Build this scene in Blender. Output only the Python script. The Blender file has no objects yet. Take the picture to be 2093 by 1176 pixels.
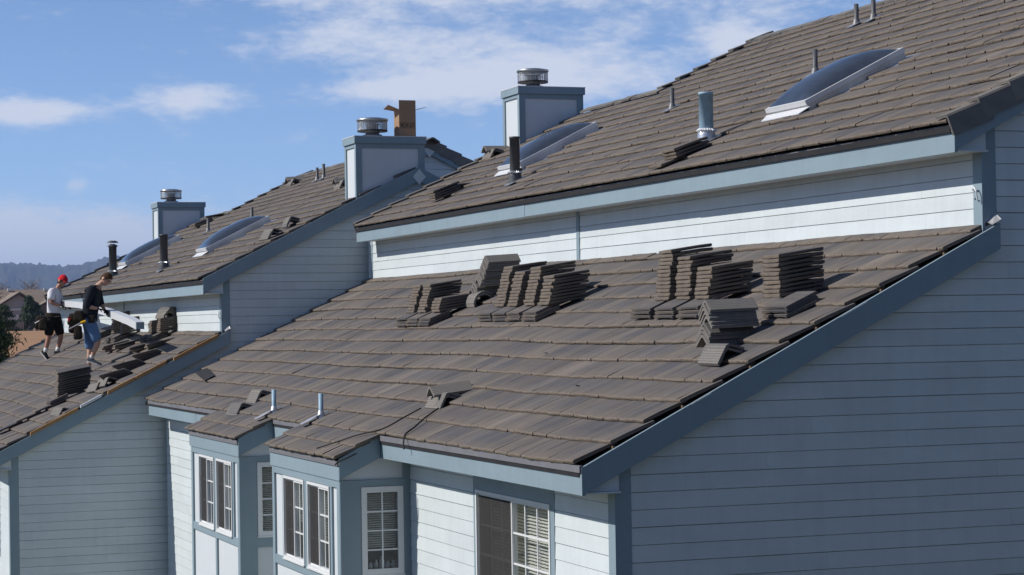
import bpy, bmesh, math, random
import numpy as np
from mathutils import Vector, Matrix, Euler
random.seed(7); rng = np.random.default_rng(7)
S = bpy.context.scene
COL = S.collection
RAD = math.radians

# ------------------------------------------------------------------ camera
CAM = Vector((15.891, -6.674, 1.625))
RT = Vector((0.342986, 0.939203, -0.016085)); DN = Vector((-0.021497, -0.009271, -0.999726)); FW = Vector((-0.939095, 0.343237, 0.017010))
cd = bpy.data.cameras.new('camera'); cam = bpy.data.objects.new('camera', cd); COL.objects.link(cam)
cd.sensor_width = 36.0; cd.lens = 36.0 * 4368.5 / 2093.0
cd.clip_start = 0.1; cd.clip_end = 40000
M = Matrix.Identity(4)
for i, a in enumerate((RT, -DN, -FW)):
    for j in range(3): M[j][i] = a[j]
M.translation = CAM; cam.matrix_world = M
S.camera = cam

# ------------------------------------------------------------------ world: Nishita sky + clouds
SUN_DIR = Vector((0.27, 1.0, -0.80)).normalized()      # direction the light travels
w = bpy.data.worlds.new('World'); S.world = w; w.use_nodes = True
nt = w.node_tree; nt.nodes.clear()
def N(nt, t, **kw):
    n = nt.nodes.new(t)
    for k, v in kw.items():
        if k.startswith('i_'):
            n.inputs[int(k[2:])].default_value = v
        else: setattr(n, k, v)
    return n
def mth(nt, op, a, b=None, c=None, clamp=False):
    n = nt.nodes.new('ShaderNodeMath'); n.operation = op; n.use_clamp = clamp
    for i, v in enumerate((a, b, c)):
        if v is None: continue
        if isinstance(v, (int, float)): n.inputs[i].default_value = v
        else: nt.links.new(v, n.inputs[i])
    return n.outputs[0]
out = N(nt, 'ShaderNodeOutputWorld'); bg = N(nt, 'ShaderNodeBackground')
sky = N(nt, 'ShaderNodeTexSky', sky_type='NISHITA', sun_disc=False)
sky.sun_elevation = math.asin(-SUN_DIR.z); sky.sun_rotation = math.atan2(-SUN_DIR.x, -SUN_DIR.y)
sky.altitude = 1600; sky.air_density = 0.6; sky.dust_density = 0.0; sky.ozone_density = 3.0
SKY_STRENGTH = 0.15
tc = N(nt, 'ShaderNodeTexCoord'); sep = N(nt, 'ShaderNodeSeparateXYZ'); nt.links.new(tc.outputs['Generated'], sep.inputs[0])
az = mth(nt, 'ARCTAN2', sep.outputs[1], mth(nt, 'MULTIPLY', sep.outputs[0], -1.0))     # angle from -X towards +Y
el = mth(nt, 'ARCSINE', sep.outputs[2])
azd = mth(nt, 'MULTIPLY', az, 57.2958); eld = mth(nt, 'MULTIPLY', el, 57.2958)
cmb = N(nt, 'ShaderNodeCombineXYZ'); nt.links.new(azd, cmb.inputs[0])
nt.links.new(mth(nt, 'MULTIPLY', eld, 2.6), cmb.inputs[1])
def noise(nt, vec, scale, detail=5.0, rough=0.55, dim='3D', dist=0.0):
    n = nt.nodes.new('ShaderNodeTexNoise'); n.noise_dimensions = dim
    n.inputs['Scale'].default_value = scale; n.inputs['Detail'].default_value = detail; n.inputs['Roughness'].default_value = rough
    n.inputs['Distortion'].default_value = dist
    if vec is not None: nt.links.new(vec, n.inputs['Vector'])
    return n.outputs['Fac']
nz = noise(nt, cmb.outputs[0], 0.50, 6.0, 0.56, dist=0.15)
# cumulus banks: (azimuth from -X deg, elevation deg, half width, half height, weight)
BANKS = [(7.3, 5.72, 2.0, .38, .85), (11.5, 6.08, 1.3, .42, .80), (15.9, 7.9, 2.6, .75, .46), (20.0, 7.2, 4.2, .85, .56), (17.3, 6.3, 2.3, .40, .60),
         (21.5, 6.35, 4.0, .65, .54), (26.2, 7.5, 1.1, .55, .62), (22.0, 8.8, 8.0, .45, .50), (7.5, 2.3, 7.0, .95, 1.05), (8.6, 3.85, .4, .22, .50), (14.0, 8.9, 5.0, .2, .40), (38.0, 9.0, 9.0, 2.5, .45)]
tot = None
for a0, e0, sa, se, wt in BANKS:
    da = mth(nt, 'DIVIDE', mth(nt, 'SUBTRACT', azd, a0), sa); de = mth(nt, 'DIVIDE', mth(nt, 'SUBTRACT', eld, e0), se)
    r2 = mth(nt, 'ADD', mth(nt, 'MULTIPLY', da, da), mth(nt, 'MULTIPLY', de, de))
    g = mth(nt, 'MULTIPLY', mth(nt, 'EXPONENT', mth(nt, 'MULTIPLY', r2, -1.0)), wt)
    tot = g if tot is None else mth(nt, 'ADD', tot, g)
far = noise(nt, tc.outputs['Generated'], 2.2, 4.0, 0.55)
farm = mth(nt, 'MULTIPLY', mth(nt, 'SUBTRACT', far, 0.50), 1.6, clamp=True)
tot = mth(nt, 'ADD', tot, mth(nt, 'MULTIPLY', farm, 0.25))
nz2 = noise(nt, cmb.outputs[0], 1.9, 8.0, 0.62, dist=0.2)
den = mth(nt, 'ADD', mth(nt, 'MULTIPLY', tot, 0.95), mth(nt, 'ADD', mth(nt, 'MULTIPLY', mth(nt, 'SUBTRACT', nz, 0.5), 1.05), mth(nt, 'MULTIPLY', mth(nt, 'SUBTRACT', nz2, 0.5), 0.62)))
mr = N(nt, 'ShaderNodeMapRange'); mr.interpolation_type = 'SMOOTHSTEP'
mr.inputs['From Min'].default_value = 0.10; mr.inputs['From Max'].default_value = 0.78; mr.inputs['To Max'].default_value = 0.80
nt.links.new(den, mr.inputs['Value'])
mx = N(nt, 'ShaderNodeMix', data_type='RGBA')
nt.links.new(mr.outputs['Result'], mx.inputs[0]); nt.links.new(sky.outputs[0], mx.inputs[6])
mx.inputs[7].default_value = (5.6, 5.75, 6.2, 1)
nt.links.new(mx.outputs[2], bg.inputs[0]); bg.inputs[1].default_value = SKY_STRENGTH
nt.links.new(bg.outputs[0], out.inputs[0])

# ------------------------------------------------------------------ sun and exposure
sl = bpy.data.lights.new('sun', 'SUN'); so = bpy.data.objects.new('sun', sl); COL.objects.link(so)
sl.energy = 5.0; sl.angle = RAD(0.5); sl.color = (1.0, 0.955, 0.89)
so.rotation_euler = SUN_DIR.to_track_quat('-Z', 'Y').to_euler(); so.location = (-5, -20, 30)
S.view_settings.view_transform = 'Standard'; S.view_settings.look = 'None'; S.view_settings.gamma = 1.0
S.view_settings.use_curve_mapping = False; S.view_settings.exposure = 0.0
S.cycles.max_bounces = 6; S.cycles.diffuse_bounces = 3; S.cycles.transparent_max_bounces = 10; S.cycles.volume_bounces = 0
S.cycles.use_denoising = True
try: S.cycles.denoiser = 'OPENIMAGEDENOISE'
except Exception: pass

# ------------------------------------------------------------------ materials
MAT = {}
def mat(name):
    m = bpy.data.materials.new(name); m.use_nodes = True
    nt = m.node_tree; b = nt.nodes['Principled BSDF']; MAT[name] = m
    return m, nt, b
def ramp(nt, fac, stops):
    r = nt.nodes.new('ShaderNodeValToRGB'); e = r.color_ramp.elements
    while len(e) < len(stops): e.new(0.5)
    for i, (p, c) in enumerate(stops): e[i].position = p; e[i].color = (*c, 1)
    nt.links.new(fac, r.inputs[0]); return r.outputs[0]
def mixc(nt, fac, a, b, mode='MIX'):
    n = nt.nodes.new('ShaderNodeMix'); n.data_type = 'RGBA'; n.blend_type = mode
    for i, v in ((0, fac), (6, a), (7, b)):
        if isinstance(v, (int, float)): n.inputs[i].default_value = v
        elif isinstance(v, tuple): n.inputs[i].default_value = (*v, 1) if len(v) == 3 else v
        else: nt.links.new(v, n.inputs[i])
    return n.outputs[2]
def bump(nt, b, h, strength, dist):
    n = nt.nodes.new('ShaderNodeBump'); n.inputs['Strength'].default_value = strength; n.inputs['Distance'].default_value = dist
    nt.links.new(h, n.inputs['Height']); nt.links.new(n.outputs[0], b.inputs['Normal'])
def mapping(nt, vec, scale, loc=(0, 0, 0)):
    n = nt.nodes.new('ShaderNodeMapping'); n.inputs['Scale'].default_value = scale; n.inputs['Location'].default_value = loc
    nt.links.new(vec, n.inputs[0]); return n.outputs[0]
def simple(name, col, rough=0.7, metal=0.0, var=0.12, scale=6.0, bmp=0.0, spec=0.3, coords='Object'):
    m, nt, b = mat(name)
    t = nt.nodes.new('ShaderNodeTexCoord'); v = t.outputs[coords]
    n1 = noise(nt, v, scale, 6.0, 0.6); n2 = noise(nt, v, scale * 9, 3.0, 0.6)
    f = mth(nt, 'ADD', mth(nt, 'MULTIPLY', n1, 0.7), mth(nt, 'MULTIPLY', n2, 0.3))
    lo = tuple(c * (1 - var) for c in col); hi = tuple(min(1, c * (1 + var)) for c in col)
    nt.links.new(ramp(nt, f, [(0.3, lo), (0.7, hi)]), b.inputs['Base Color'])
    b.inputs['Roughness'].default_value = rough; b.inputs['Metallic'].default_value = metal; b.inputs['Specular IOR Level'].default_value = spec
    if bmp: bump(nt, b, n2, bmp, 0.01)
    return m
def tile_material(name, rnd_attr, coords):
    m, nt, b = mat(name)
    if coords == 'World':
        g = nt.nodes.new('ShaderNodeNewGeometry'); v = g.outputs['Position']
    else:
        t = nt.nodes.new('ShaderNodeTexCoord'); v = t.outputs['Object']
    if rnd_attr:
        a = nt.nodes.new('ShaderNodeAttribute'); a.attribute_name = 'rnd'; r = a.outputs['Fac']
    else:
        r = nt.nodes.new('ShaderNodeObjectInfo').outputs['Random']
    low = noise(nt, mapping(nt, v, (1.5, .5, .5)), 1.0, 4.0, 0.6)
    streak = noise(nt, mapping(nt, v, (20, .8, .8)), 1.0, 5.0, 0.62)
    cmbv = nt.nodes.new('ShaderNodeVectorMath'); cmbv.operation = 'ADD'; nt.links.new(mapping(nt, v, (3.5, 1.2, 1.2)), cmbv.inputs[0])
    rv = nt.nodes.new('ShaderNodeCombineXYZ'); nt.links.new(mth(nt, 'MULTIPLY', r, 37.0), rv.inputs[0]); nt.links.new(rv.outputs[0], cmbv.inputs[1])
    pt = noise(nt, cmbv.outputs[0], 1.0, 3.0, 0.5)
    fine = noise(nt, v, 160.0, 3.0, 0.7); grain = noise(nt, v, 55.0, 4.0, 0.7)
    hue = mth(nt, 'ADD', mth(nt, 'MULTIPLY', r, 0.34), mth(nt, 'ADD', mth(nt, 'MULTIPLY', low, 0.32), mth(nt, 'MULTIPLY', pt, 0.34)))
    c = ramp(nt, hue, [(0.30, (.082, .081, .088)), (0.40, (.108, .101, .100)), (0.48, (.134, .117, .105)), (0.55, (.104, .099, .100)), (0.64, (.142, .124, .110)), (0.74, (.168, .150, .132))])
    c = mixc(nt, 1.0, c, ramp(nt, streak, [(0.3, (.74, .75, .78)), (0.7, (1.20, 1.17, 1.13))]), 'MULTIPLY')
    c = mixc(nt, 1.0, c, ramp(nt, fine, [(0.25, (.72, .72, .72)), (0.75, (1.28, 1.28, 1.28))]), 'MULTIPLY')
    stain = noise(nt, mapping(nt, v, (2.3, .32, .32), (4, 2, 0)), 1.0, 5.0, 0.65)
    c = mixc(nt, 1.0, c, ramp(nt, stain, [(0.36, (.80, .80, .80)), (0.62, (1.10, 1.09, 1.08))]), 'MULTIPLY')
    sp = ramp(nt, grain, [(0.66, (0, 0, 0)), (0.76, (1, 1, 1))])
    c = mixc(nt, mth(nt, 'MULTIPLY', sp, 0.28), c, (.27, .25, .22))
    a2 = nt.nodes.new('ShaderNodeAttribute'); a2.attribute_name = 'butt'
    lich = noise(nt, v, 38.0, 6.0, 0.75)
    lc = ramp(nt, lich, [(0.32, (.055, .050, .046)), (0.44, (.130, .112, .094)), (0.53, (.195, .146, .102)), (0.62, (.150, .138, .124)), (0.74, (.28, .25, .20))])
    c = mixc(nt, mth(nt, 'MULTIPLY', a2.outputs['Fac'], 0.85), c, lc)
    nt.links.new(c, b.inputs['Base Color']); b.inputs['Roughness'].default_value = 0.88; b.inputs['Specular IOR Level'].default_value = 0.25
    h = mth(nt, 'ADD', mth(nt, 'MULTIPLY', streak, 0.6), mth(nt, 'MULTIPLY', fine, 0.5))
    bump(nt, b, h, 0.55, 0.004)
    return m
tile_material('tile_single', False, 'World'); tile_material('tile_mass', True, 'World'); tile_material('tile_loose', False, 'Object')
def ridge_material(name):
    m, nt, b = mat(name)
    t = nt.nodes.new('ShaderNodeTexCoord'); v = t.outputs['Object']
    r = nt.nodes.new('ShaderNodeObjectInfo').outputs['Random']
    wv = nt.nodes.new('ShaderNodeTexWave'); wv.wave_type = 'BANDS'; wv.bands_direction = 'X'; wv.inputs['Scale'].default_value = 17.0
    wv.inputs['Distortion'].default_value = 0.6; wv.inputs['Detail'].default_value = 2; nt.links.new(v, wv.inputs['Vector'])
    fine = noise(nt, v, 120.0, 3.0, 0.7); low = noise(nt, v, 7.0, 4.0, 0.6)
    hue = mth(nt, 'ADD', mth(nt, 'MULTIPLY', r, 0.4), mth(nt, 'MULTIPLY', low, 0.6))
    c = ramp(nt, hue, [(0.3, (.125, .120, .116)), (0.55, (.170, .157, .143)), (0.8, (.205, .188, .165))])
    c = mixc(nt, 1.0, c, ramp(nt, wv.outputs['Fac'], [(0.1, (.72, .72, .72)), (0.5, (1.1, 1.1, 1.1))]), 'MULTIPLY')
    c = mixc(nt, 1.0, c, ramp(nt, fine, [(0.25, (.84, .84, .84)), (0.75, (1.16, 1.16, 1.16))]), 'MULTIPLY')
    nt.links.new(c, b.inputs['Base Color']); b.inputs['Roughness'].default_value = 0.88; b.inputs['Specular IOR Level'].default_value = 0.25
    bump(nt, b, mth(nt, 'ADD', wv.outputs['Fac'], mth(nt, 'MULTIPLY', fine, 0.5)), 0.25, 0.003)
ridge_material('ridge')
def paint(name, col, dirt=0.10, grain_axis=None):
    m, nt, b = mat(name)
    g = nt.nodes.new('ShaderNodeNewGeometry'); v = g.outputs['Position']
    r = nt.nodes.new('ShaderNodeObjectInfo').outputs['Random']
    n1 = noise(nt, mapping(nt, v, (1.2, 1.2, 3.0)), 1.0, 6.0, 0.65)
    n2 = noise(nt, mapping(nt, v, (3, 3, 90)), 1.0, 4.0, 0.6)      # embossed wood grain of the boards
    n3 = noise(nt, mapping(nt, v, (9, 9, .8)), 1.0, 4.0, 0.7)      # faint run-off streaks
    k = mth(nt, 'ADD', mth(nt, 'MULTIPLY', n1, 0.55), mth(nt, 'ADD', mth(nt, 'MULTIPLY', r, 0.14), mth(nt, 'MULTIPLY', n3, 0.38)))
    lo = tuple(c * (1 - dirt) for c in col); hi = tuple(min(.95, c * (1 + dirt * .45)) for c in col)
    nt.links.new(ramp(nt, k, [(0.32, lo), (0.68, hi)]), b.inputs['Base Color'])
    b.inputs['Roughness'].default_value = 0.55; b.inputs['Specular IOR Level'].default_value = 0.35
    bump(nt, b, mth(nt, 'ADD', mth(nt, 'MULTIPLY', n2, 0.6), mth(nt, 'MULTIPLY', n1, 0.6)), 0.25, 0.004)
paint('siding', (.555, .605, .615), 0.12); paint('trim', (.218, .288, .328), 0.12); paint('panel', (.565, .60, .62), 0.05)
simple('drip_metal', (.17, .168, .182), 0.55, 0.1, 0.2, 3.0); simple('felt', (.020, .020, .022), 0.9, 0, 0.3, 5.0)
simple('deck', (.045, .036, .030), 0.9, 0, 0.3, 4.0); simple('lumber', (.34, .195, .085), 0.75, 0, 0.25, 7.0, 0.2); simple('lumber_old', (.16, .105, .065), 0.8, 0, 0.3, 7.0, 0.2)
simple('white_metal', (.60, .61, .62), 0.38, 0.0, 0.06, 8.0, 0, 0.5); simple('galv', (.52, .54, .56), 0.38, 0.75, 0.15, 12.0)
simple('lead', (.58, .58, .58), 0.35, 0.55, 0.18, 20.0, 0.2); simple('grey_pipe', (.088, .090, .096), 0.5, 0.1, 0.18, 9.0, 0.05); simple('blue_pipe', (.27, .40, .50), 0.5, 0, 0.18, 14.0, 0.1)
simple('boot', (.15, .15, .155), 0.5, 0.35, 0.3, 18.0); simple('black_metal', (.030, .028, .028), 0.5, 0.5, 0.3, 9.0); simple('steel', (.46, .47, .48), 0.35, 0.85, 0.15, 15.0)
simple('cardboard', (.33, .205, .125), 0.85, 0, 0.10, 9.0); simple('ink', (.045, .030, .025), 0.9, 0, 0.2, 30.0)
simple('sealant', (.72, .73, .74), 0.6, 0, 0.15, 40.0, 0.3); simple('vinyl', (.66, .67, .67), 0.4, 0, 0.04, 6.0, 0, 0.5); simple('vinyl_screened', (.21, .205, .20), 0.7, 0, 0.06, 6.0)
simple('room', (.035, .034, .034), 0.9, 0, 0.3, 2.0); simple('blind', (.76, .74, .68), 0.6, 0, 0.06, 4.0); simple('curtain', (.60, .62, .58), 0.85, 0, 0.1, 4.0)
simple('screen', (.062, .054, .052), 0.8, 0, 0.12, 3.0); simple('rubber', (.012, .012, .013), 0.6, 0, 0.2, 9.0); simple('jar_glass', (.55, .57, .60), 0.25, 0, 0.2, 9.0)
def glassy(name, tint, rough, alpha_face, alpha_graze):
    m, nt, b = mat(name)
    nt.nodes.remove(b); o = nt.nodes['Material Output']
    gl = nt.nodes.new('ShaderNodeBsdfGlossy'); gl.inputs['Roughness'].default_value = rough; gl.inputs['Color'].default_value = (.95, .97, 1, 1)
    tr = nt.nodes.new('ShaderNodeBsdfTransparent'); tr.inputs['Color'].default_value = (*tint, 1)
    fr = nt.nodes.new('ShaderNodeFresnel'); fr.inputs['IOR'].default_value = 1.5
    k = mth(nt, 'ADD', mth(nt, 'MULTIPLY', fr.outputs[0], alpha_graze), alpha_face, clamp=True)
    ms = nt.nodes.new('ShaderNodeMixShader'); nt.links.new(k, ms.inputs[0]); nt.links.new(tr.outputs[0], ms.inputs[1]); nt.links.new(gl.outputs[0], ms.inputs[2])
    nt.links.new(ms.outputs[0], o.inputs[0])
glassy('glass', (.965, .98, .98), 0.015, 0.0, 0.55)
def screen_mat():
    m, nt, b = mat('screen_mesh'); o = nt.nodes['Material Output']; b.inputs['Base Color'].default_value = (.030, .027, .026, 1); b.inputs['Roughness'].default_value = .8
    tr = nt.nodes.new('ShaderNodeBsdfTransparent'); ms = nt.nodes.new('ShaderNodeMixShader')
    g = nt.nodes.new('ShaderNodeNewGeometry'); k = ramp(nt, noise(nt, g.outputs['Position'], 3.0, 3.0, .6), [(.3, (.56,) * 3), (.7, (.62,) * 3)])
    nt.links.new(k, ms.inputs[0]); nt.links.new(tr.outputs[0], ms.inputs[1]); nt.links.new(b.outputs[0], ms.inputs[2]); nt.links.new(ms.outputs[0], o.inputs[0])
screen_mat()
m, nt, b = mat('dome')
t = nt.nodes.new('ShaderNodeTexCoord'); n1 = noise(nt, t.outputs['Object'], 3.0, 5.0, 0.6); n2 = noise(nt, t.outputs['Object'], 40.0, 3.0, 0.6)
nt.links.new(ramp(nt, n1, [(0.3, (.030, .040, .060)), (0.7, (.052, .064, .088))]), b.inputs['Base Color'])
nt.links.new(ramp(nt, n1, [(0.3, (.04,) * 3), (0.7, (.13,) * 3)]), b.inputs['Roughness']); b.inputs['Specular IOR Level'].default_value = 0.75; b.inputs['IOR'].default_value = 1.49
simple('skin', (.52, .30, .21), 0.55, 0, 0.06, 20.0); simple('skin_tan', (.40, .20, .135), 0.55, 0, 0.06, 20.0)
def cloth(name, col, var=0.15, sc=12.0): simple(name, col, 0.9, 0, var, sc, 0.5, 0.15)
cloth('white_shirt', (.74, .73, .75), 0.05); cloth('red_cloth', (.55, .02, .03)); cloth('black_cloth', (.012, .011, .011)); cloth('navy_cloth', (.016, .019, .027)); cloth('denim', (.115, .20, .36), 0.25, 9.0)
cloth('sock', (.72, .72, .70), 0.05); cloth('shoe_black', (.016, .017, .02)); cloth('shoe_grey', (.07, .08, .10), 0.3); cloth('shoe_sole', (.45, .44, .42)); cloth('leather', (.028, .022, .016), 0.4); cloth('hair', (.075, .040, .022), 0.3, 60.0); cloth('yellow', (.60, .36, .02)); cloth('red_handle', (.50, .03, .02)); cloth('glove', (.02, .018, .018))
simple('bark', (.09, .065, .045), 0.9, 0, 0.3, 8.0, 0.4)
def leafmat(name, cols, trans=0.25):
    m, nt, b = mat(name)
    g = nt.nodes.new('ShaderNodeNewGeometry')
    a = nt.nodes.new('ShaderNodeAttribute'); a.attribute_name = 'rnd'
    nt.links.new(ramp(nt, a.outputs['Fac'], [(i / (len(cols) - 1), c) for i, c in enumerate(cols)]), b.inputs['Base Color'])
    b.inputs['Roughness'].default_value = 0.8; b.inputs['Specular IOR Level'].default_value = 0.2
leafmat('pine_leaf', [(.024, .042, .018), (.052, .080, .030), (.085, .115, .045)]); leafmat('spruce_leaf', [(.030, .050, .030), (.055, .085, .050), (.085, .115, .065)])
leafmat('bare_twig', [(.15, .115, .085), (.21, .165, .125), (.27, .215, .17)]); leafmat('shrub_leaf', [(.05, .05, .035), (.085, .08, .05), (.12, .10, .07)])
# ground: dry grass and dirt
m, nt, b = mat('ground')
g = nt.nodes.new('ShaderNodeNewGeometry'); v = g.outputs['Position']
n1 = noise(nt, v, 0.03, 6.0, 0.6); n2 = noise(nt, v, 0.9, 6.0, 0.7)
k = mth(nt, 'ADD', mth(nt, 'MULTIPLY', n1, 0.5), mth(nt, 'MULTIPLY', n2, 0.5))
nt.links.new(ramp(nt, k, [(0.3, (.24, .125, .055)), (0.5, (.31, .165, .075)), (0.7, (.36, .20, .095))]), b.inputs['Base Color']); b.inputs['Roughness'].default_value = 0.95
bump(nt, b, n2, 0.5, 0.2)
m, nt, b = mat('lawn')
g = nt.nodes.new('ShaderNodeNewGeometry'); v = g.outputs['Position']; n1 = noise(nt, v, 0.6, 6.0, 0.6); n2 = noise(nt, v, 25.0, 4.0, 0.7)
nt.links.new(ramp(nt, mth(nt, 'ADD', mth(nt, 'MULTIPLY', n1, 0.5), mth(nt, 'MULTIPLY', n2, 0.5)), [(0.3, (.060, .075, .030)), (0.5, (.11, .115, .05)), (0.7, (.18, .15, .075))]), b.inputs['Base Color']); b.inputs['Roughness'].default_value = 0.95
bump(nt, b, n2, 0.6, 0.05)
simple('asphalt', (.048, .048, .050), 0.9, 0, 0.2, 0.5, 0.3)
m, nt, b = mat('mountain')
g = nt.nodes.new('ShaderNodeNewGeometry'); v = g.outputs['Position']; n1 = noise(nt, v, 0.0022, 8.0, 0.62); n2 = noise(nt, v, 0.012, 6.0, 0.7)
nt.links.new(ramp(nt, mth(nt, 'ADD', mth(nt, 'MULTIPLY', n1, 0.55), mth(nt, 'MULTIPLY', n2, 0.45)), [(0.40, (.010, .017, .016)), (0.5, (.022, .032, .026)), (0.60, (.060, .062, .045))]), b.inputs['Base Color']); b.inputs['Roughness'].default_value = 1.0
simple('far_roof', (.21, .165, .13), 0.9, 0, 0.25, 3.0, 0.3); simple('far_wall', (.36, .35, .34), 0.8, 0, 0.08, 2.0); simple('far_brick', (.26, .20, .175), 0.85, 0, 0.2, 12.0); simple('far_trim', (.10, .075, .065), 0.8, 0, 0.1, 2.0); simple('far_glass', (.05, .06, .07), 0.2, 0, 0.2, 2.0, 0, 0.5); simple('fence_wood', (.30, .25, .20), 0.85, 0, 0.2, 6.0)

# ------------------------------------------------------------------ mesh helpers
class MB:
    def __init__(s): s.v = []; s.f = []
    def add(s, vs, fs):
        o = len(s.v); s.v += [tuple(p) for p in vs]; s.f += [tuple(i + o for i in f) for f in fs]; return s
    def box(s, x0, x1, y0, y1, z0, z1):
        return s.add([(x0, y0, z0), (x1, y0, z0), (x1, y1, z0), (x0, y1, z0), (x0, y0, z1), (x1, y0, z1), (x1, y1, z1), (x0, y1, z1)],
                     [(0, 3, 2, 1), (4, 5, 6, 7), (0, 1, 5, 4), (1, 2, 6, 5), (2, 3, 7, 6), (3, 0, 4, 7)])
    def prism(s, poly, axis, a, b):
        # poly: list of 2D points in the two other axes (cyclic order x->yz, y->xz, z->xy)
        def p(q, t): return {'x': (t, q[0], q[1]), 'y': (q[0], t, q[1]), 'z': (q[0], q[1], t)}[axis]
        n = len(poly); vs = [p(q, a) for q in poly] + [p(q, b) for q in poly]
        fs = [tuple(range(n - 1, -1, -1)), tuple(range(n, 2 * n))] + [(i, (i + 1) % n, n + (i + 1) % n, n + i) for i in range(n)]
        return s.add(vs, fs)
    def tube(s, path, r, n=8, caps=True, flat=1.0):
        path = [Vector(p) for p in path]; rs = r if isinstance(r, (list, tuple)) else [r] * len(path)
        vs = []; fs = []
        for i, p in enumerate(path):
            d = (path[min(i + 1, len(path) - 1)] - path[max(i - 1, 0)]).normalized()
            u = d.cross(Vector((0, 0, 1)));
            if u.length < 1e-3: u = d.cross(Vector((1, 0, 0)))
            u.normalize(); w_ = u.cross(d)
            for k in range(n):
                a = 2 * math.pi * k / n; vs.append(p + (u * math.cos(a) + w_ * math.sin(a) * flat) * rs[i])
        for i in range(len(path) - 1):
            for k in range(n): fs.append((i * n + k, i * n + (k + 1) % n, (i + 1) * n + (k + 1) % n, (i + 1) * n + k))
        if caps: fs += [tuple(range(n - 1, -1, -1)), tuple(range((len(path) - 1) * n, len(path) * n))]
        return s.add(vs, fs)
    def lathe(s, prof, cx, cy, n=20, squash=1.0):
        vs = []; fs = []
        for r, z in prof:
            for k in range(n):
                a = 2 * math.pi * k / n; vs.append((cx + r * math.cos(a), cy + r * math.sin(a) * squash, z))
        m_ = len(prof)
        for i in range(m_ - 1):
            for k in range(n): fs.append((i * n + k, i * n + (k + 1) % n, (i + 1) * n + (k + 1) % n, (i + 1) * n + k))
        return s.add(vs, fs)
    def mesh(s, name, smooth=False):
        me = bpy.data.meshes.new(name); me.from_pydata(s.v, [], s.f); me.validate(); me.update()
        if smooth: me.polygons.foreach_set('use_smooth', [True] * len(me.polygons))
        bm = bmesh.new(); bm.from_mesh(me); bmesh.ops.recalc_face_normals(bm, faces=bm.faces); bm.to_mesh(me); bm.free()
        return me
    def build(s, name, material, parent=None, smooth=False):
        me = s.mesh(name, smooth); me.materials.append(MAT[material]); return link(name, me, parent)
def link(name, data, parent=None, mw=None):
    o = bpy.data.objects.new(name, data); COL.objects.link(o)
    if parent is not None: o.parent = parent
    if mw is not None: o.matrix_local = mw
    return o
def tag(o, label=None, cat=None, group=None, kind=None):
    if label: o['label'] = label
    if cat: o['category'] = cat
    if group: o['group'] = group
    if kind: o['kind'] = kind
    return o
def empty(name, loc=(0, 0, 0)):
    o = bpy.data.objects.new(name, None); COL.objects.link(o); o.location = loc; o.empty_display_size = 0.2; return o
def boxo(name, x0, x1, y0, y1, z0, z1, material, parent): return MB().box(x0, x1, y0, y1, z0, z1).build(name, material, parent)
UNIT = {}
def boxobj(name, x0, x1, y0, y1, z0, z1, material, parent):
    # a board sharing one unit-cube mesh, sized by scale
    key = ('cube', material)
    if key not in UNIT:
        me = MB().box(-.5, .5, -.5, .5, -.5, .5).mesh('board'); me.materials.append(MAT[material]); UNIT[key] = me
    o = link(name, UNIT[key], parent); o.location = ((x0 + x1) / 2, (y0 + y1) / 2, (z0 + z1) / 2); o.scale = (x1 - x0, y1 - y0, z1 - z0); return o

# ------------------------------------------------------------------ setting: ground, mountains
def smooth(a, b, x):
    t = min(1, max(0, (x - a) / (b - a))); return t * t * (3 - 2 * t)
def hnoise(x, y):
    return (math.sin(x * .031 + 1.3) * math.cos(y * .027) + .5 * math.sin(x * .083 + y * .061) + .25 * math.sin(x * .19 - y * .17))
G0 = -5.0
def ground_h(x, y):
    h = G0 + 6.6 * smooth(-62, -205, x) + 0.12 * hnoise(x, y) * smooth(-50, -90, x)
    d = math.hypot(x, y)
    return h - 0.004 * max(0, -x - 260) if x > -3000 else h - 10.96
def sheet(name, xs, ys, hf, material, kind='structure'):
    b = MB(); nx, ny = len(xs), len(ys)
    b.v = [(x, y, hf(x, y)) for y in ys for x in xs]
    b.f = [(j * nx + i, j * nx + i + 1, (j + 1) * nx + i + 1, (j + 1) * nx + i) for j in range(ny - 1) for i in range(nx - 1)]
    return tag(b.build(name, material, None, True), kind=kind)
xs = [-12000, -8000, -5000, -3000, -2000, -1400, -1000, -800, -650, -550] + list(range(-480, -40, 8)) + list(range(-40, 120, 20)) + [160, 300, 600, 1500, 4000]
ys = [-9000, -5000, -2500, -1200, -700, -400, -250] + list(range(-160, 200, 10)) + [250, 400, 700, 1200, 2500, 5000, 9000]
sheet('ground', xs, ys, ground_h, 'ground')
sheet('lawn', list(range(-44, 34, 6)), list(range(-36, 36, 6)), lambda x, y: G0 + 0.02, 'lawn')
sheet('lawn', list(range(-140, -43, 6)), list(range(-66, -5, 6)), lambda x, y: ground_h(x, y) + 0.03, 'lawn')
sheet('unseen_dark_court', [7.5, 12, 17.0], [-40, -20, 0, 20, 42], lambda x, y: G0 + 0.03, 'asphalt')  # unseen asphalt, added to cut the light bounced onto the gable
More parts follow.
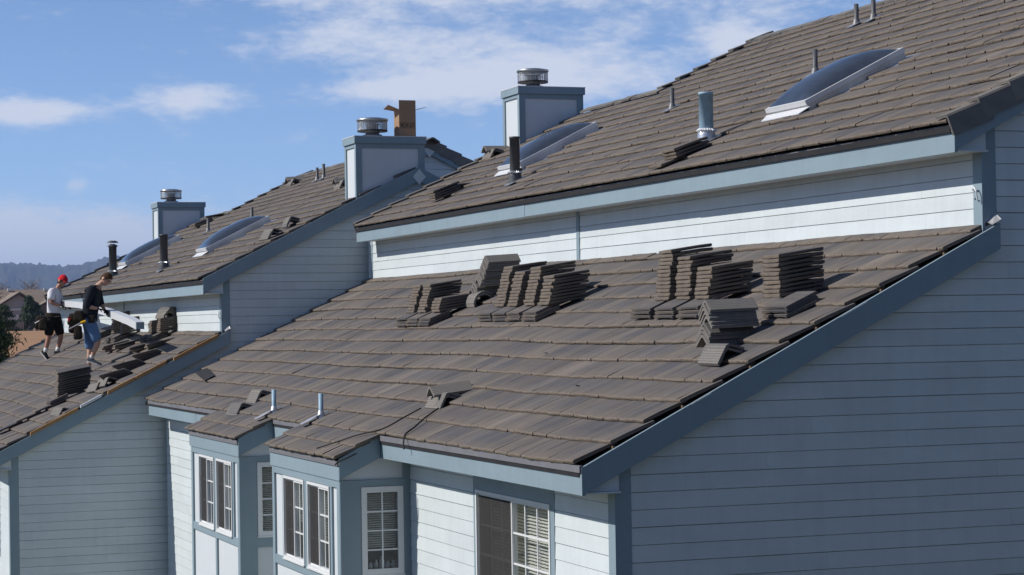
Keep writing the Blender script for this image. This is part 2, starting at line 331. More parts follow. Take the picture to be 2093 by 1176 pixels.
# far mountains: a long forested range with depth, its crest following the photograph's skyline
crest_az = [-20, -8, 0, 3, 6.61, 7.4, 8.2, 8.65, 9.4, 9.75, 10.4, 11.4, 13, 16, 20, 26, 34, 45]
crest_el = [1.2, 1.5, 1.9, 1.72, 1.79, 1.77, 1.70, 1.72, 1.93, 1.93, 1.80, 1.9, 1.7, 1.9, 1.6, 1.8, 1.5, 1.2]
def mountain(name):
    b = MB(); A_ = np.linspace(-20, 45, 900); D = np.linspace(0, 1, 26); r_ = random.Random(3)
    ph = [(r_.uniform(.5, 9), r_.uniform(0, 6.28), r_.uniform(0.02, .09)) for _ in range(24)]
    for d in D:
        for a in A_:
            el_ = np.interp(a, crest_az, crest_el); dist = 4600 + 2900 * d
            top = math.tan(RAD(el_)) * 7000
            ridge = sum(am * math.sin(f * a * 2.1 + p + d * 5 * math.sin(p * 3)) for f, p, am in ph) / 1.0
            prof = smooth(0, .84, d) * (1 - 0.55 * smooth(.86, 1, d))
            k = max(0, prof * (1 + .30 * ridge * (1 - abs(2 * prof - 1)) * 1.0) + .012 * prof * (math.sin(a * 37 + d * 19) + .8 * math.sin(a * 71 + 2 + d * 31) + .6 * math.sin(a * 113 + 1)))
            z = -40 + (top + 42) * k
            b.v.append((CAM.x - dist * math.cos(RAD(a)), CAM.y + dist * math.sin(RAD(a)), z))
    n = len(A_)
    b.f = [(j * n + i, j * n + i + 1, (j + 1) * n + i + 1, (j + 1) * n + i) for j in range(len(D) - 1) for i in range(n - 1)]
    return tag(b.build(name, 'mountain', None, True), kind='structure')
mountain('mountain_range')

# ------------------------------------------------------------------ tile meshes
TW, TL, TT, EXPO = 0.3345, 0.42, 0.033, 0.309        # width, length, thickness, exposure measured horizontally
ALPHA = math.atan(0.5); TILT = ALPHA - math.asin(TT / (EXPO * 1.118))
PA = lambda y: 0.712 + 0.5 * y
PB = lambda y: 1.7826 + 0.5 * y
def tile_mesh(seed):
    r = random.Random(seed); hw = TW / 2 + 0.0004
    prof = [(0.004, -TT), (0.000, -TT * .55), (0.003, -.006), (0.012, 0.0), (0.16, 0.001), (TL, -0.002), (TL, -TT * .8)]
    vs = []; butt = []
    for i, x in enumerate((-hw, -hw * .38, hw * .30, hw)):
        jy = r.uniform(-.006, .004); jz = r.uniform(-.007, .001)
        for k, (y, z) in enumerate(prof):
            q = 1 if k < 4 else 0
            vs.append((x - (math.copysign(r.uniform(.003, .012), x) if i in (0, 3) and k < 3 else 0), y + jy * q + r.uniform(-.0018, .0018) * q, z + jz * (k in (2, 3)) + r.uniform(-.001, .001) * (k < 5)))
            butt.append(1.0 if k < 3 else (0.55 if k == 3 else 0.0))
    n = len(prof); fs = []
    for i in range(3):
        for k in range(n): a, b_ = k, (k + 1) % n; fs.append((i * n + a, (i + 1) * n + a, (i + 1) * n + b_, i * n + b_))
    fs += [tuple(range(n - 1, -1, -1)), tuple(range(3 * n, 4 * n))]
    fs = [tuple(reversed(f)) for f in fs]
    return vs, fs, butt
TVAR = [tile_mesh(i) for i in range(6)]
def mesh_attr(name, vs, fs, attrs, material):
    me = bpy.data.meshes.new(name); me.from_pydata(vs, [], fs)
    bm = bmesh.new(); bm.from_mesh(me); bmesh.ops.recalc_face_normals(bm, faces=bm.faces); bm.to_mesh(me); bm.free()
    for k, v in attrs.items():
        a = me.attributes.new(k, 'FLOAT', 'POINT'); a.data.foreach_set('value', np.asarray(v, np.float32))
    me.materials.append(MAT[material]); me.update(); return me
TMESH = [mesh_attr('roof_tile', *t[:2], {'butt': t[2]}, 'tile_single') for t in TVAR]
def loose_mesh(seed):
    r = random.Random(100 + seed); hw = .165; t = .0355
    prof = [(.005, .002), (0, .010), (.002, t - .006), (.009, t), (.18, t), (.42, t - .002), (.42, .004), (.40, 0), (.36, .007), (.10, .007), (.06, 0)]
    vs = []; butt = []
    for i, x in enumerate((-hw, -hw + .010, -.05, .06, hw - .012, hw)):
        e = i in (0, 5); jy = r.uniform(-.004, .004)
        for k, (y, z) in enumerate(prof):
            zz = z
            if i == 0 and k >= 2 and k <= 5: zz = z - .010       # interlock ledge
            if i == 5 and (k < 2 or k > 5): zz = z + .009
            vs.append((x, y + (jy + r.uniform(-.002, .002)) * (k < 4), zz + r.uniform(-.0012, .0012))); butt.append(1.0 if k < 3 or e and k < 4 else 0.0)
    n = len(prof); fs = []
    for i in range(5):
        for k in range(n): b_ = (k + 1) % n; fs.append((i * n + k, i * n + b_, (i + 1) * n + b_, (i + 1) * n + k))
    fs += [tuple(range(n)), tuple(range(6 * n - 1, 5 * n - 1, -1))]
    return mesh_attr('loose_tile', vs, fs, {'butt': butt}, 'tile_loose')
LMESH = [loose_mesh(i) for i in range(4)]
def vee_mesh(name, hw, drop, L, t, material, rounded=0.0, seed=0, taper=0.0):
    r = random.Random(seed); outer = [(-hw, -drop), (-hw * .12, -drop * .06), (hw * .12, -drop * .06), (hw, -drop)]
    if rounded:
        outer = [(-hw * math.cos(a) , -drop + drop * math.sin(a)) for a in np.linspace(0, math.pi, 9)]
    inner = [(x * (1 - t / hw * .35), z - t * 1.15) for x, z in outer]
    poly = outer + inner[::-1]; vs = []; n = len(poly)
    for y, s in ((0, 1 - taper), (.008, 1.0 - taper), (L - .008, 1 + taper), (L, 1 + taper)):
        e = y in (0, L)
        for x, z in poly: vs.append((x * s * (.985 if e else 1), y + r.uniform(-.002, .002), z * (1.0) - (.002 if e else 0) + r.uniform(-.0015, .0015)))
    fs = []
    for i in range(3):
        for k in range(n): b_ = (k + 1) % n; fs.append((i * n + k, i * n + b_, (i + 1) * n + b_, (i + 1) * n + k))
    fs += [tuple(range(n)), tuple(range(4 * n - 1, 3 * n - 1, -1))]
    me = bpy.data.meshes.new(name); me.from_pydata(vs, [], fs)
    bm = bmesh.new(); bm.from_mesh(me); bmesh.ops.recalc_face_normals(bm, faces=bm.faces); bm.to_mesh(me); bm.free()
    me.materials.append(MAT[material]); return me
VEE = [vee_mesh('loose_ridge_tile', .128, .094, .41, .021, 'ridge', seed=i) for i in range(3)]
ARCH = vee_mesh('arched_ridge_tile', .14, .115, .41, .020, 'ridge', rounded=1, seed=5)
RIDGE = vee_mesh('ridge_tile', .15, .080, .40, .022, 'ridge', seed=9, taper=.02)
def rake_mesh():
    b = MB(); b.prism([(-.17, .022), (.012, .026), (.024, .010), (.026, -.165), (.004, -.165), (.002, 0), (-.17, 0)], 'y', 0, .43)
    me = b.mesh('rake_tile'); me.materials.append(MAT['ridge']); return me
RAKE = rake_mesh()

# ------------------------------------------------------------------ house builder
class Face:
    """a wall plane: u along the wall, d outwards, z up"""
    def __init__(s, kind, c): s.k = kind; s.c = c
    def rng(s, u0, u1, d0, d1, z0, z1):
        if s.k == 'front': return (u0, u1, s.c - d1, s.c - d0, z0, z1)
        return (s.c + d0, s.c + d1, u0, u1, z0, z1)
    def box(s, mb, *a): mb.box(*s.rng(*a)); return mb
    def obj(s, name, u0, u1, d0, d1, z0, z1, material, parent): return boxobj(name, *s.rng(u0, u1, d0, d1, z0, z1), material, parent)
LAP = {}; LAPR = random.Random(99)
def lap_board(face, u0, u1, z0, z1, parent):
    key = face.k
    if key not in LAP:
        b = MB()
        if key == 'front': b.prism([(0, 0), (-.023, 0), (-.017, 1), (0, 1)], 'x', -.5, .5)
        else: b.prism([(0, 0), (.023, 0), (.017, 1), (0, 1)], 'y', -.5, .5)
        me = b.mesh('siding_board'); me.materials.append(MAT['siding']); LAP[key] = me
    o = link('siding_board', LAP[key], parent)
    q_ = LAPR.uniform(-.0016, .0016); o.rotation_euler = (0, LAPR.uniform(-.0007, .0007), 0) if key == 'front' else (LAPR.uniform(-.0007, .0007), 0, 0)
    z0 += q_
    if key == 'front': o.location = ((u0 + u1) / 2, face.c, z0); o.scale = (u1 - u0, 1, z1 - z0)
    else: o.location = (face.c, (u0 + u1) / 2, z0); o.scale = (1, u1 - u0, z1 - z0)
    return o
SE = 0.1417
def side_boards(face, spans, z_lo, z_hi, zref, parent, blen=3.66, seed=0):
    """spans(z0,z1) -> list of (u0,u1); boards broken at staggered joints"""
    r = random.Random(seed); k0 = math.ceil((z_lo - zref) / SE - 1e-6); z = zref + k0 * SE; objs = []
    while z < z_hi - 0.02:
        z1 = min(z + SE, z_hi)
        for u0, u1 in spans(z, z1):
            if u1 - u0 < .03: continue
            cuts = [u0]; c = u0 + r.uniform(.6, blen)
            while c < u1 - .4: cuts.append(c); c += blen
            cuts.append(u1)
            for a, b_ in zip(cuts[:-1], cuts[1:]): objs.append(lap_board(face, a + .0007, b_ - .0007, z, z1 - .006 if z1 - z > SE - .01 else z1, parent))
        z += SE
    return objs
def holes_wall(mb, face, u0, u1, z0, z1, holes, d0=-.10, d1=-.001):
    us = sorted({u0, u1, *[h[0] for h in holes], *[h[1] for h in holes]}); zs = sorted({z0, z1, *[h[2] for h in holes], *[h[3] for h in holes]})
    us = [u for u in us if u0 <= u <= u1]; zs = [z for z in zs if z0 <= z <= z1]
    for a, b_ in zip(us[:-1], us[1:]):
        for c, d in zip(zs[:-1], zs[1:]):
            m_u, m_z = (a + b_) / 2, (c + d) / 2
            if not any(h[0] < m_u < h[1] and h[2] < m_z < h[3] for h in holes): face.box(mb, a, b_, d0, d1, c, d)
    return mb
def make_window(face, u0, u1, z0, z1, house, halves, name='window', blind=None, frame_w=.028, proud=.034, sill=True, mg=.03, dp=.45):
    """halves: list of (share, cols, rows, kind) with kind glass / screen"""
    mb = MB(); fw = frame_w
    for a in ((u0, u0 + fw, z0, z1), (u1 - fw, u1, z0, z1), (u0 + fw, u1 - fw, z1 - fw, z1), (u0 + fw, u1 - fw, z0, z0 + fw)):
        face.box(mb, a[0], a[1], -.06, proud, a[2], a[3])
    win = mb.build(name, 'vinyl', house)
    mb = MB()   # dark room behind the opening
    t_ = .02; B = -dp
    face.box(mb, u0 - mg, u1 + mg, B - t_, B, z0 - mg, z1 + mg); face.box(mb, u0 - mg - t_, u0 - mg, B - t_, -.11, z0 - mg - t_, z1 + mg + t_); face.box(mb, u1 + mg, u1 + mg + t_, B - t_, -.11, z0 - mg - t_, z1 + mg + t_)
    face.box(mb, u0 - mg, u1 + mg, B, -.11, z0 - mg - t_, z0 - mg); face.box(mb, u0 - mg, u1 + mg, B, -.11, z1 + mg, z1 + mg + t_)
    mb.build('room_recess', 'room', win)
    U0, U1, Z0, Z1 = u0 + fw, u1 - fw, z0 + fw, z1 - fw; c = U0; tot = sum(h[0] for h in halves)
    for i, (sh, cols, rows, kind) in enumerate(halves):
        w_ = (U1 - U0) * sh / tot; a, b_ = c, c + w_; c = b_; dd = 0.0 if kind == 'screen' else .018; st = .021
        mb = MB()
        for q in ((a, a + st, Z0, Z1), (b_ - st, b_, Z0, Z1), (a + st, b_ - st, Z1 - st, Z1), (a + st, b_ - st, Z0, Z0 + st)): face.box(mb, q[0], q[1], -.035 + dd, dd + .008, q[2], q[3])
        mb.build('sash', 'vinyl', win)
        face.obj('pane', a + st, b_ - st, -.018 + dd, -.014 + dd, Z0 + st, Z1 - st, 'glass', win)
        mm = 'vinyl'; mwid = .016
        for k in range(1, cols):
            u = a + st + (b_ - a - 2 * st) * k / cols; face.obj('muntin', u - mwid / 2, u + mwid / 2, -.013 + dd, -.004 + dd, Z0 + st, Z1 - st, mm, win)
        for k in range(1, rows):
            z = Z0 + st + (Z1 - Z0 - 2 * st) * k / rows; face.obj('muntin', a + st, b_ - st, -.012 + dd, -.003 + dd, z - mwid / 2, z + mwid / 2, mm, win)
        if kind == 'screen':
            face.obj('insect_screen', a + st * .6, b_ - st * .6, .010 + dd, .012 + dd, Z0 + st, Z1 - st, 'screen_mesh', win)
        if blind:
            mb = MB(); z = Z1 - .05
            bot = Z0 + (Z1 - Z0) * blind[1]
            while z > bot:
                if face.k == 'front': mb.prism([(face.c + .105, z - .012), (face.c + .105, z - .010), (face.c + .127, z + .001), (face.c + .127, z - .001)], 'x', a + .01, b_ - .01)
                else: mb.prism([(face.c - .105, z - .012), (face.c - .105, z - .010), (face.c - .127, z + .001), (face.c - .127, z - .001)], 'y', a + .01, b_ - .01)
                z -= (.030 if face.k == 'front' else .0235) * blind[0]
            tag(mb.build('blind', 'blind', win), kind='stuff')
    if sill: face.obj('sill', u0 - .008, u1 + .008, .0, proud + .010, z0 - .018, z0 - .001, 'vinyl', win)
    return win

TILES = {}          # house name -> list of records
def wav(x, y):
    return .006 * math.sin(.83 * x + 1.3 * y) + .0035 * math.sin(2.37 * x - 1.9 * y + 1) + .003 * math.sin(.31 * x + 5.1 * y) + .016 * math.exp(-((x + 7.2) / 1.6) ** 2 - ((y - 1.45) / .35) ** 2) - .012 * math.exp(-((x + 4.2) / 1.3) ** 2 - ((y - 1.1) / .5) ** 2) + .010 * math.exp(-((x + 10.8) / .8) ** 2 - ((y - 1.5) / .35) ** 2)
def lay_row(rec, part, plane, y, x0, x1, off, expo=EXPO, amp=1.0, skip=(), r=random, edge=0.0, gapk=1.0):
    n0 = math.floor((x0 - off) / TW); x = off + n0 * TW
    while x < x1 - .02:
        a, b_ = max(x, x0), min(x + TW, x1 + edge if x + TW > x1 else 1e9)
        cx = (a + b_) / 2; sx = (b_ - a) / TW; x += TW
        if sx < .12: continue
        if any(s[0] < cx < s[1] and s[2] < y + .15 < s[3] for s in skip): continue
        lift = amp * wav(cx, y) + r.uniform(-.001, .001) + (r.uniform(.003, .008) if r.random() < .03 else 0)
        mw = Matrix.Translation((cx, y + r.uniform(-.003, .003), plane(y) + lift)) @ Euler((TILT + r.uniform(-.003, .003), r.uniform(-.003, .003) - amp * (wav(cx + .1, y) - wav(cx - .1, y)) / .2, r.uniform(-.003, .003))).to_matrix().to_4x4() @ Matrix.Diagonal((sx * (gapk - r.uniform(0, .012) * (gapk < 1)), 1, 1, 1))
        rec.append((mw, r.randrange(len(TVAR)), r.random(), part))
def finish_tiles(house, rec, T, nbig=300):
    P = []
    for mw, vi, rn, part in rec:
        c = mw.translation + Vector(T); d = CAM - c; nrm = (mw.to_3x3() @ Vector((0, 0, 1))).normalized()
        vis = abs(nrm.dot(d.normalized())) * .33 + .035
        q = c - CAM; zz = q.dot(FW); px = q.dot(RT) / zz * 4368 + 1046; py = q.dot(DN) / zz * 4368 + 588
        ins = 1.0 if -20 < px < 2113 and -20 < py < 1190 else .02
        P.append(vis / d.length_squared * ins)
    order = np.argsort(-np.array(P)); big = set(order[:nbig].tolist())
    V = []; F = []; RN = []; BT = []; o = 0
    for i, (mw, vi, rn, part) in enumerate(rec):
        vs, fs, bt = TVAR[vi]
        if i in big:
            link('roof_tile', TMESH[vi], part, mw)
        else:
            m3 = np.array(mw); va = np.array(vs) @ m3[:3, :3].T + m3[:3, 3]
            V.append(va); F += [tuple(k + o for k in f) for f in fs]; o += len(vs); RN += [rn] * len(vs); BT += bt
    me = bpy.data.meshes.new('roof_tiles_far'); me.from_pydata(np.concatenate(V).tolist(), [], F)
    bm = bmesh.new(); bm.from_mesh(me); bmesh.ops.recalc_face_normals(bm, faces=bm.faces); bm.to_mesh(me); bm.free()
    for k, v in (('rnd', RN), ('butt', BT)):
        a = me.attributes.new(k, 'FLOAT', 'POINT'); a.data.foreach_set('value', np.asarray(v, np.float32))
    me.materials.append(MAT['tile_mass']); tag(link('roof_tile_field', me, house), kind='stuff')

AL, BL, BR = -18.86, -18.28, .06          # left end of lower roof, ends of upper roof
RID1, RID2, STL, STR = 6.88, 8.60, -14.40, -4.70
SKY = [(-5.42, -4.50, 4.20, 5.40), (-14.42, -13.50, 4.25, 5.48)]
def slope_strip(name, x0, x1, y0, y1, plane, top, bot, material, parent):
    return MB().prism([(y0, plane(y0) + bot), (y1, plane(y1) + bot), (y1, plane(y1) + top), (y0, plane(y0) + top)], 'x', x0, x1).build(name, material, parent)
def flue_cap(parent, x, y, z, r=.26, squat=1.0):
    b = MB(); b.lathe([(.17, z), (.17, z + .045), (.12, z + .055), (.12, z + .11)], x, y, 24); fl = b.build('flue_collar', 'galv', parent, True)
    b = MB(); b.lathe([(.02, z + .125), (r - .01, z + .105), (r, z + .10), (r, z + .125), (r - .02, z + .13)], x, y, 28); b.build('cap_base_ring', 'black_metal', fl, False)
    b = MB()
    for k in range(36):
        a = 2 * math.pi * k / 36; px, py = x + (r - .006) * math.cos(a), y + (r - .006) * math.sin(a); b.tube([(px, py, z + .115), (px, py, z + .31)], .0042, 4, False)
    for k in range(9):
        zz = z + .125 + k * .0215; b.tube([(x + (r - .004) * math.cos(a), y + (r - .004) * math.sin(a), zz) for a in np.linspace(0, 2 * math.pi, 33)], .0042, 4, False)
    b.build('mesh_cage', 'steel', fl)
    b = MB(); b.lathe([(0.0, z + .345), (r * .6, z + .338), (r + .012, z + .315), (r + .014, z + .285), (r, z + .285), (r, z + .305), (0, z + .325)], x, y, 28); b.build('cap_lid', 'steel', fl, True)
    b = MB(); b.lathe([(.10, z + .10), (.10, z + .22), (.14, z + .225), (.14, z + .235), (0, z + .24)], x, y, 18); b.build('flue_baffle', 'galv', fl, True)
    return fl
def chimney(house, x0, x1, y0, y1, ztop, zb, bracket=False):
    b = MB(); b.box(x0 + .02, x1 - .02, y0 + .02, y1 - .02, zb, ztop - .02); ch = b.build('chimney', 'panel', house)
    tw = .105
    for X0, X1 in ((x0, x0 + .026), (x1 - .026, x1)):   # boards on the side faces
        boxobj('trim_board', X0, X1, y0 + .001, y0 + tw, zb, ztop - .12, 'trim', ch); boxobj('trim_board', X0, X1, y1 - tw, y1 - .001, zb, ztop - .12, 'trim', ch)
        boxobj('trim_board', X0 + .002, X1 - .002, y0 + tw, y1 - tw, ztop - .20, ztop - .12, 'trim', ch)
    for Y0, Y1 in ((y0 - .004, y0 + .026), (y1 - .026, y1 + .004)):
        boxobj('trim_board', x0 - .003, x0 + .085, Y0, Y1, zb, ztop - .12, 'trim', ch); boxobj('trim_board', x1 - .085, x1 + .003, Y0, Y1, zb, ztop - .12, 'trim', ch)
        boxobj('trim_board', x0 + .085, x1 - .085, Y0 + .002, Y1 - .002, ztop - .185, ztop - .12, 'trim', ch)
    boxo('chimney_crown', x0 - .03, x1 + .03, y0 - .03, y1 + .03, ztop - .12, ztop - .004, 'trim', ch)
    boxo('crown_flashing', x0 - .036, x1 + .036, y0 - .036, y1 + .036, ztop - .004, ztop + .008, 'white_metal', ch)
    flue_cap(ch, (x0 + x1) / 2, y0 + .40, ztop + .008)
    return ch
def skylight(house, x0, x1, y0, y1):
    cx, cy = (x0 + x1) / 2, y0; L = (y1 - y0) * 1.118; W = x1 - x0
    mw = Matrix.Translation((cx, cy, PB(cy) + .0)) @ Matrix.Rotation(ALPHA, 4, 'X')
    b = MB(); t = .030; h0, h1 = -.08, .088; hw = W / 2
    for q in ((-hw, -hw + t, 0, L), (hw - t, hw, 0, L), (-hw + t, hw - t, 0, t), (-hw + t, hw - t, L - t, L)): b.box(q[0], q[1], q[2], q[3], h0, h1)
    me = b.mesh('skylight'); me.materials.append(MAT['galv']); sk = link('skylight', me, house, mw)
    b = MB(); e = .012
    for q in ((-hw - e, -hw + t + e, -e, L + e), (hw - t - e, hw + e, -e, L + e), (-hw + t + e, hw - t - e, -e, t + e), (-hw + t + e, hw - t - e, L - t - e, L + e)): b.box(q[0], q[1], q[2], q[3], h1 - .042, h1 + .010)
    b.build('frame', 'white_metal', sk)
    b = MB(); nx, ny = 16, 24
    for j in range(ny + 1):
        for i in range(nx + 1):
            u, v = i / nx * 2 - 1, j / ny * 2 - 1
            hgt = .148 * (max(0, 1 - abs(u) ** 2.6) ** .6) * (max(0, 1 - abs(v) ** 2.6) ** .6)
            b.v.append((u * (hw - t * .8), L / 2 + v * (L / 2 - t * .8), h1 + .009 + hgt))
    b.f = [(j * (nx + 1) + i, j * (nx + 1) + i + 1, (j + 1) * (nx + 1) + i + 1, (j + 1) * (nx + 1) + i) for j in range(ny) for i in range(nx)]
    b.build('dome', 'dome', sk, True)
    MB().box(-hw - .13, hw + .13, -.20, L + .12, -.045, -.030).build('flashing', 'galv', sk)
    MB().add([(-hw + .02, -.13, .002), (hw - .02, -.13, .002), (hw + .05, .0, .024), (-hw - .05, .0, .024), (-hw + .02, -.13, -.006), (hw - .02, -.13, -.006), (hw + .05, .0, .016), (-hw - .05, .0, .016)], [(0, 1, 2, 3), (7, 6, 5, 4), (0, 4, 5, 1), (1, 5, 6, 2), (2, 6, 7, 3), (3, 7, 4, 0)]).build('apron_flashing', 'white_metal', sk)
    return sk
def big_pipe(house, x, y, r, h, material, cap=False, ring=True):
    z = PB(y); b = MB()
    b.lathe([(r, z - .1), (r, z + h - .03), (r * 1.05, z + h - .03), (r * 1.05, z + h), (r * .9, z + h), (r * .9, z + h - .08), (0, z + h - .08)], x, y, 24)
    p = b.build('flue_pipe', material, house, True)
    b = MB(); b.lathe([(r * 1.34, z - .12), (r * 1.26, z + .06), (r * 1.18, z + .10), (r * 1.02, z + .115)], x, y, 24); b.build('flashing_cone', 'galv' if material == 'blue_pipe' else 'grey_pipe', p, True)
    if ring:
        rr = random.Random(int(x * 100)); b = MB(); n = 22; pts = []
        for k in range(n):
            a = 2 * math.pi * k / n; a2 = a + math.pi / n; j = rr.uniform(.0, .016)
            c, s_ = math.cos(a), math.sin(a)
            b.tube([(x + r * c, y + r * s_, z + .128), (x + (r * 1.28 + j) * c, y + (r * 1.28 + j) * s_, z + .105)], [.012, .010], 5)
        b.lathe([(r, z + .132), (r * 1.2, z + .118), (r * 1.2, z + .104), (r, z + .108)], x, y, 24)
        b.build('storm_collar', 'sealant' if material == 'blue_pipe' else 'galv', p)
    m3 = Matrix.Translation((x, y, z)) @ Matrix.Rotation(ALPHA, 4, 'X')
    me = MB().box(-r * 1.7, r * 1.7, -r * 2.0, r * 1.7, -.006, .003).mesh('base_flashing'); me.materials.append(MAT['galv']); link('base_flashing', me, p, m3)
    if cap:
        b = MB(); b.lathe([(r * .75, z + h - .02), (r * .75, z + h + .05)], x, y, 16); b.lathe([(r * 1.45, z + h + .0), (r * 1.1, z + h + .03), (r * .7, z + h + .035)], x, y, 20); b.lathe([(r * 1.45, z + h + .08), (r * 1.45, z + h + .092), (r * .8, z + h + .125), (0, z + h + .13)], x, y, 20)
        b.lathe([(0, z + h + .075), (r * 1.45, z + h + .08)], x, y, 20); b.build('rain_cap', material, p, True)
    return p
def small_vent(house, x, y, plane, h, r=.033, material='grey_pipe', bright=False):
    z = plane(y); b = MB(); b.lathe([(r, z - .06), (r, z + h), (r * .82, z + h), (r * .82, z + h - .05), (0, z + h - .05)], x, y, 14); v = b.build('vent_pipe', material, house, True)
    b = MB(); b.lathe([(r * 2.2, z - .05), (r * 1.6, z + .01), (r * 1.2, z + .055), (r * 1.02, z + .062)], x, y, 16); b.build('flashing_boot', 'lead' if bright else 'boot', v, True)
    if bright:
        pts = [(-.10, -.40), (.10, -.40)]
        m3 = Matrix.Translation((x, y, z)) @ Matrix.Rotation(TILT, 4, 'X'); b = MB()
        prof = [(-.26, .006), (-.19, .009), (-.13, .016), (-.06, .024), (.02, .024), (.10, .020)]
        for (y0, z0), (y1, z1) in zip(prof[:-1], prof[1:]):
            wa = .075 if y0 < -.12 else .042; wb = .075 if y1 < -.12 else .042
            b.add([(-wa, y0, z0), (wa, y0, z0), (wb, y1, z1), (-wb, y1, z1), (-wa, y0, z0 - .006), (wa, y0, z0 - .006), (wb, y1, z1 - .006), (-wb, y1, z1 - .006)], [(0, 1, 2, 3), (7, 6, 5, 4), (0, 4, 5, 1), (1, 5, 6, 2), (2, 6, 7, 3), (3, 7, 4, 0)])
        me = b.mesh('lead_flashing'); me.materials.append(MAT['lead']); link('lead_flashing', me, v, m3)
    else:
        m3 = Matrix.Translation((x, y, z)) @ Matrix.Rotation(ALPHA, 4, 'X'); me = MB().box(-.09, .09, -.13, .10, -.004, .004).mesh('base_flashing'); me.materials.append(MAT['galv']); link('base_flashing', me, v, m3)
    return v

def bay_window(house, xL, xR, idx):
    FY = -.76
    front = Face('front', FY); side = Face('side', xR); sideL = Face('side', xL)
    wl0, wl1, wr0, wr1 = xR - 2.38, xR - 1.45, xR - 1.30, xR - .385; zt, zb = -.055, -.985
    sw0, sw1, szt, szb = -.555, -.10, -.045, -.96
    mb = MB()
    holes_wall(mb, front, xL, xR - .1, G0, .16, [(wl0, wl1, zb, zt), (wr0, wr1, zb, zt)])
    holes_wall(mb, side, FY, 0, G0, .16, [(sw0, sw1, szb, szt)])
    holes_wall(mb, Face('side', xL + .1), FY + .1, 0, G0, .16, [])
    mb.prism([(FY + .1, .16), (-.001, .16), (-.001, .56), (FY + .1, .18)], 'x', xR - .1, xR)      # gusset under the rake
    mb.prism([(FY + .1, .16), (-.001, .16), (-.001, .56), (FY + .1, .18)], 'x', xL, xL + .1)
    bay = mb.build('bay_window', 'panel', house)
    t = 'trim'; d0, d1 = 0, .022
    F = lambda u0, u1, z0, z1, dd=0.0: front.obj('trim_board', u0, u1, d0, d1 + dd, z0, z1, t, bay)
    F(xL, xL + .10, G0, .028, .002); F(xR - .10, xR, G0, .028, .002)                     # corner boards
    F(xL + .10, xR - .10, zt + .006, .028); F(xL + .10, xR - .10, zb - .105, zb - .004)       # head and sill bands
    for u in (wl0 - .075, wr1 + .012): F(u, u + .062, zb - .004, zt + .006)
    F(wl1 + .004, wr0 - .004, zb - .004, zt + .006)
    F((wl1 + wr0) / 2 - .045, (wl1 + wr0) / 2 + .045, -2.55, zb - .105); F(xL + .10, xR - .10, -2.68, -2.55)
    sd = lambda u0, u1, z0, z1, dd=0.0: side.obj('trim_board', u0, u1, d0, d1 + dd, z0, z1, t, bay)
    sd(FY - .022, sw0 - .004, G0, .028, .003); sd(sw1 + .004, -.002, G0, .60, .003); sd(sw0 - .004, sw1 + .004, szt + .004, .028); sd(sw0 - .004, sw1 + .004, szb - .14, szb - .004)
    # fascia, drip strip, rake boards, soffit
    fa = front.obj('fascia_board', xL - .035, xR + .035, .004, .034, .030, .182, t, bay)
    front.obj('drip_edge', xL - .03, xR + .03, .030, .050, .184, .238, 'drip_metal', bay)
    for X0, X1 in ((xR + .024, xR + .052), (xL - .052, xL - .024)):
        slope_strip('rake_board', X0, X1, FY - .034, -.348, PA, -.055, -.275, t, bay)
    front.obj('soffit_board', xL, xR, -.30, .003, .030, .045, 'panel', bay)
    slope_strip('bay_roof_deck', xL - .05, xR + .05, FY - .03, -.34, PA, -.085, -.13, 'felt', bay)
    w1 = make_window(front, wl0, wl1, zb, zt, house, [(1, 2, 3, 'screen'), (1, 2, 3, 'glass')], blind=(1.0, .45) if idx else (1.4, .75))
    w2 = make_window(front, wr0, wr1, zb, zt, house, [(1, 2, 3, 'screen'), (1, 2, 3, 'glass')], blind=(1.0, .30))
    w3 = make_window(side, sw0, sw1, szb, szt, house, [(1, 2, 4, 'glass')], blind=(1.0, .28 if idx else .0), frame_w=.040, proud=.03)
    if idx:                                             # jars on the sill behind the side window
        rr = random.Random(4)
        for k in range(6):
            u = sw0 + .08 + k * .062; r = rr.uniform(.022, .03); h = rr.uniform(.10, .19); mb = MB()
            mb.lathe([(0, szb + .05), (r, szb + .052), (r, szb + h * .7), (r * .5, szb + h * .85), (r * .5, szb + h), (0, szb + h)], xR - .16, u, 12); mb.build('jar', 'jar_glass', w3, True)
    return bay

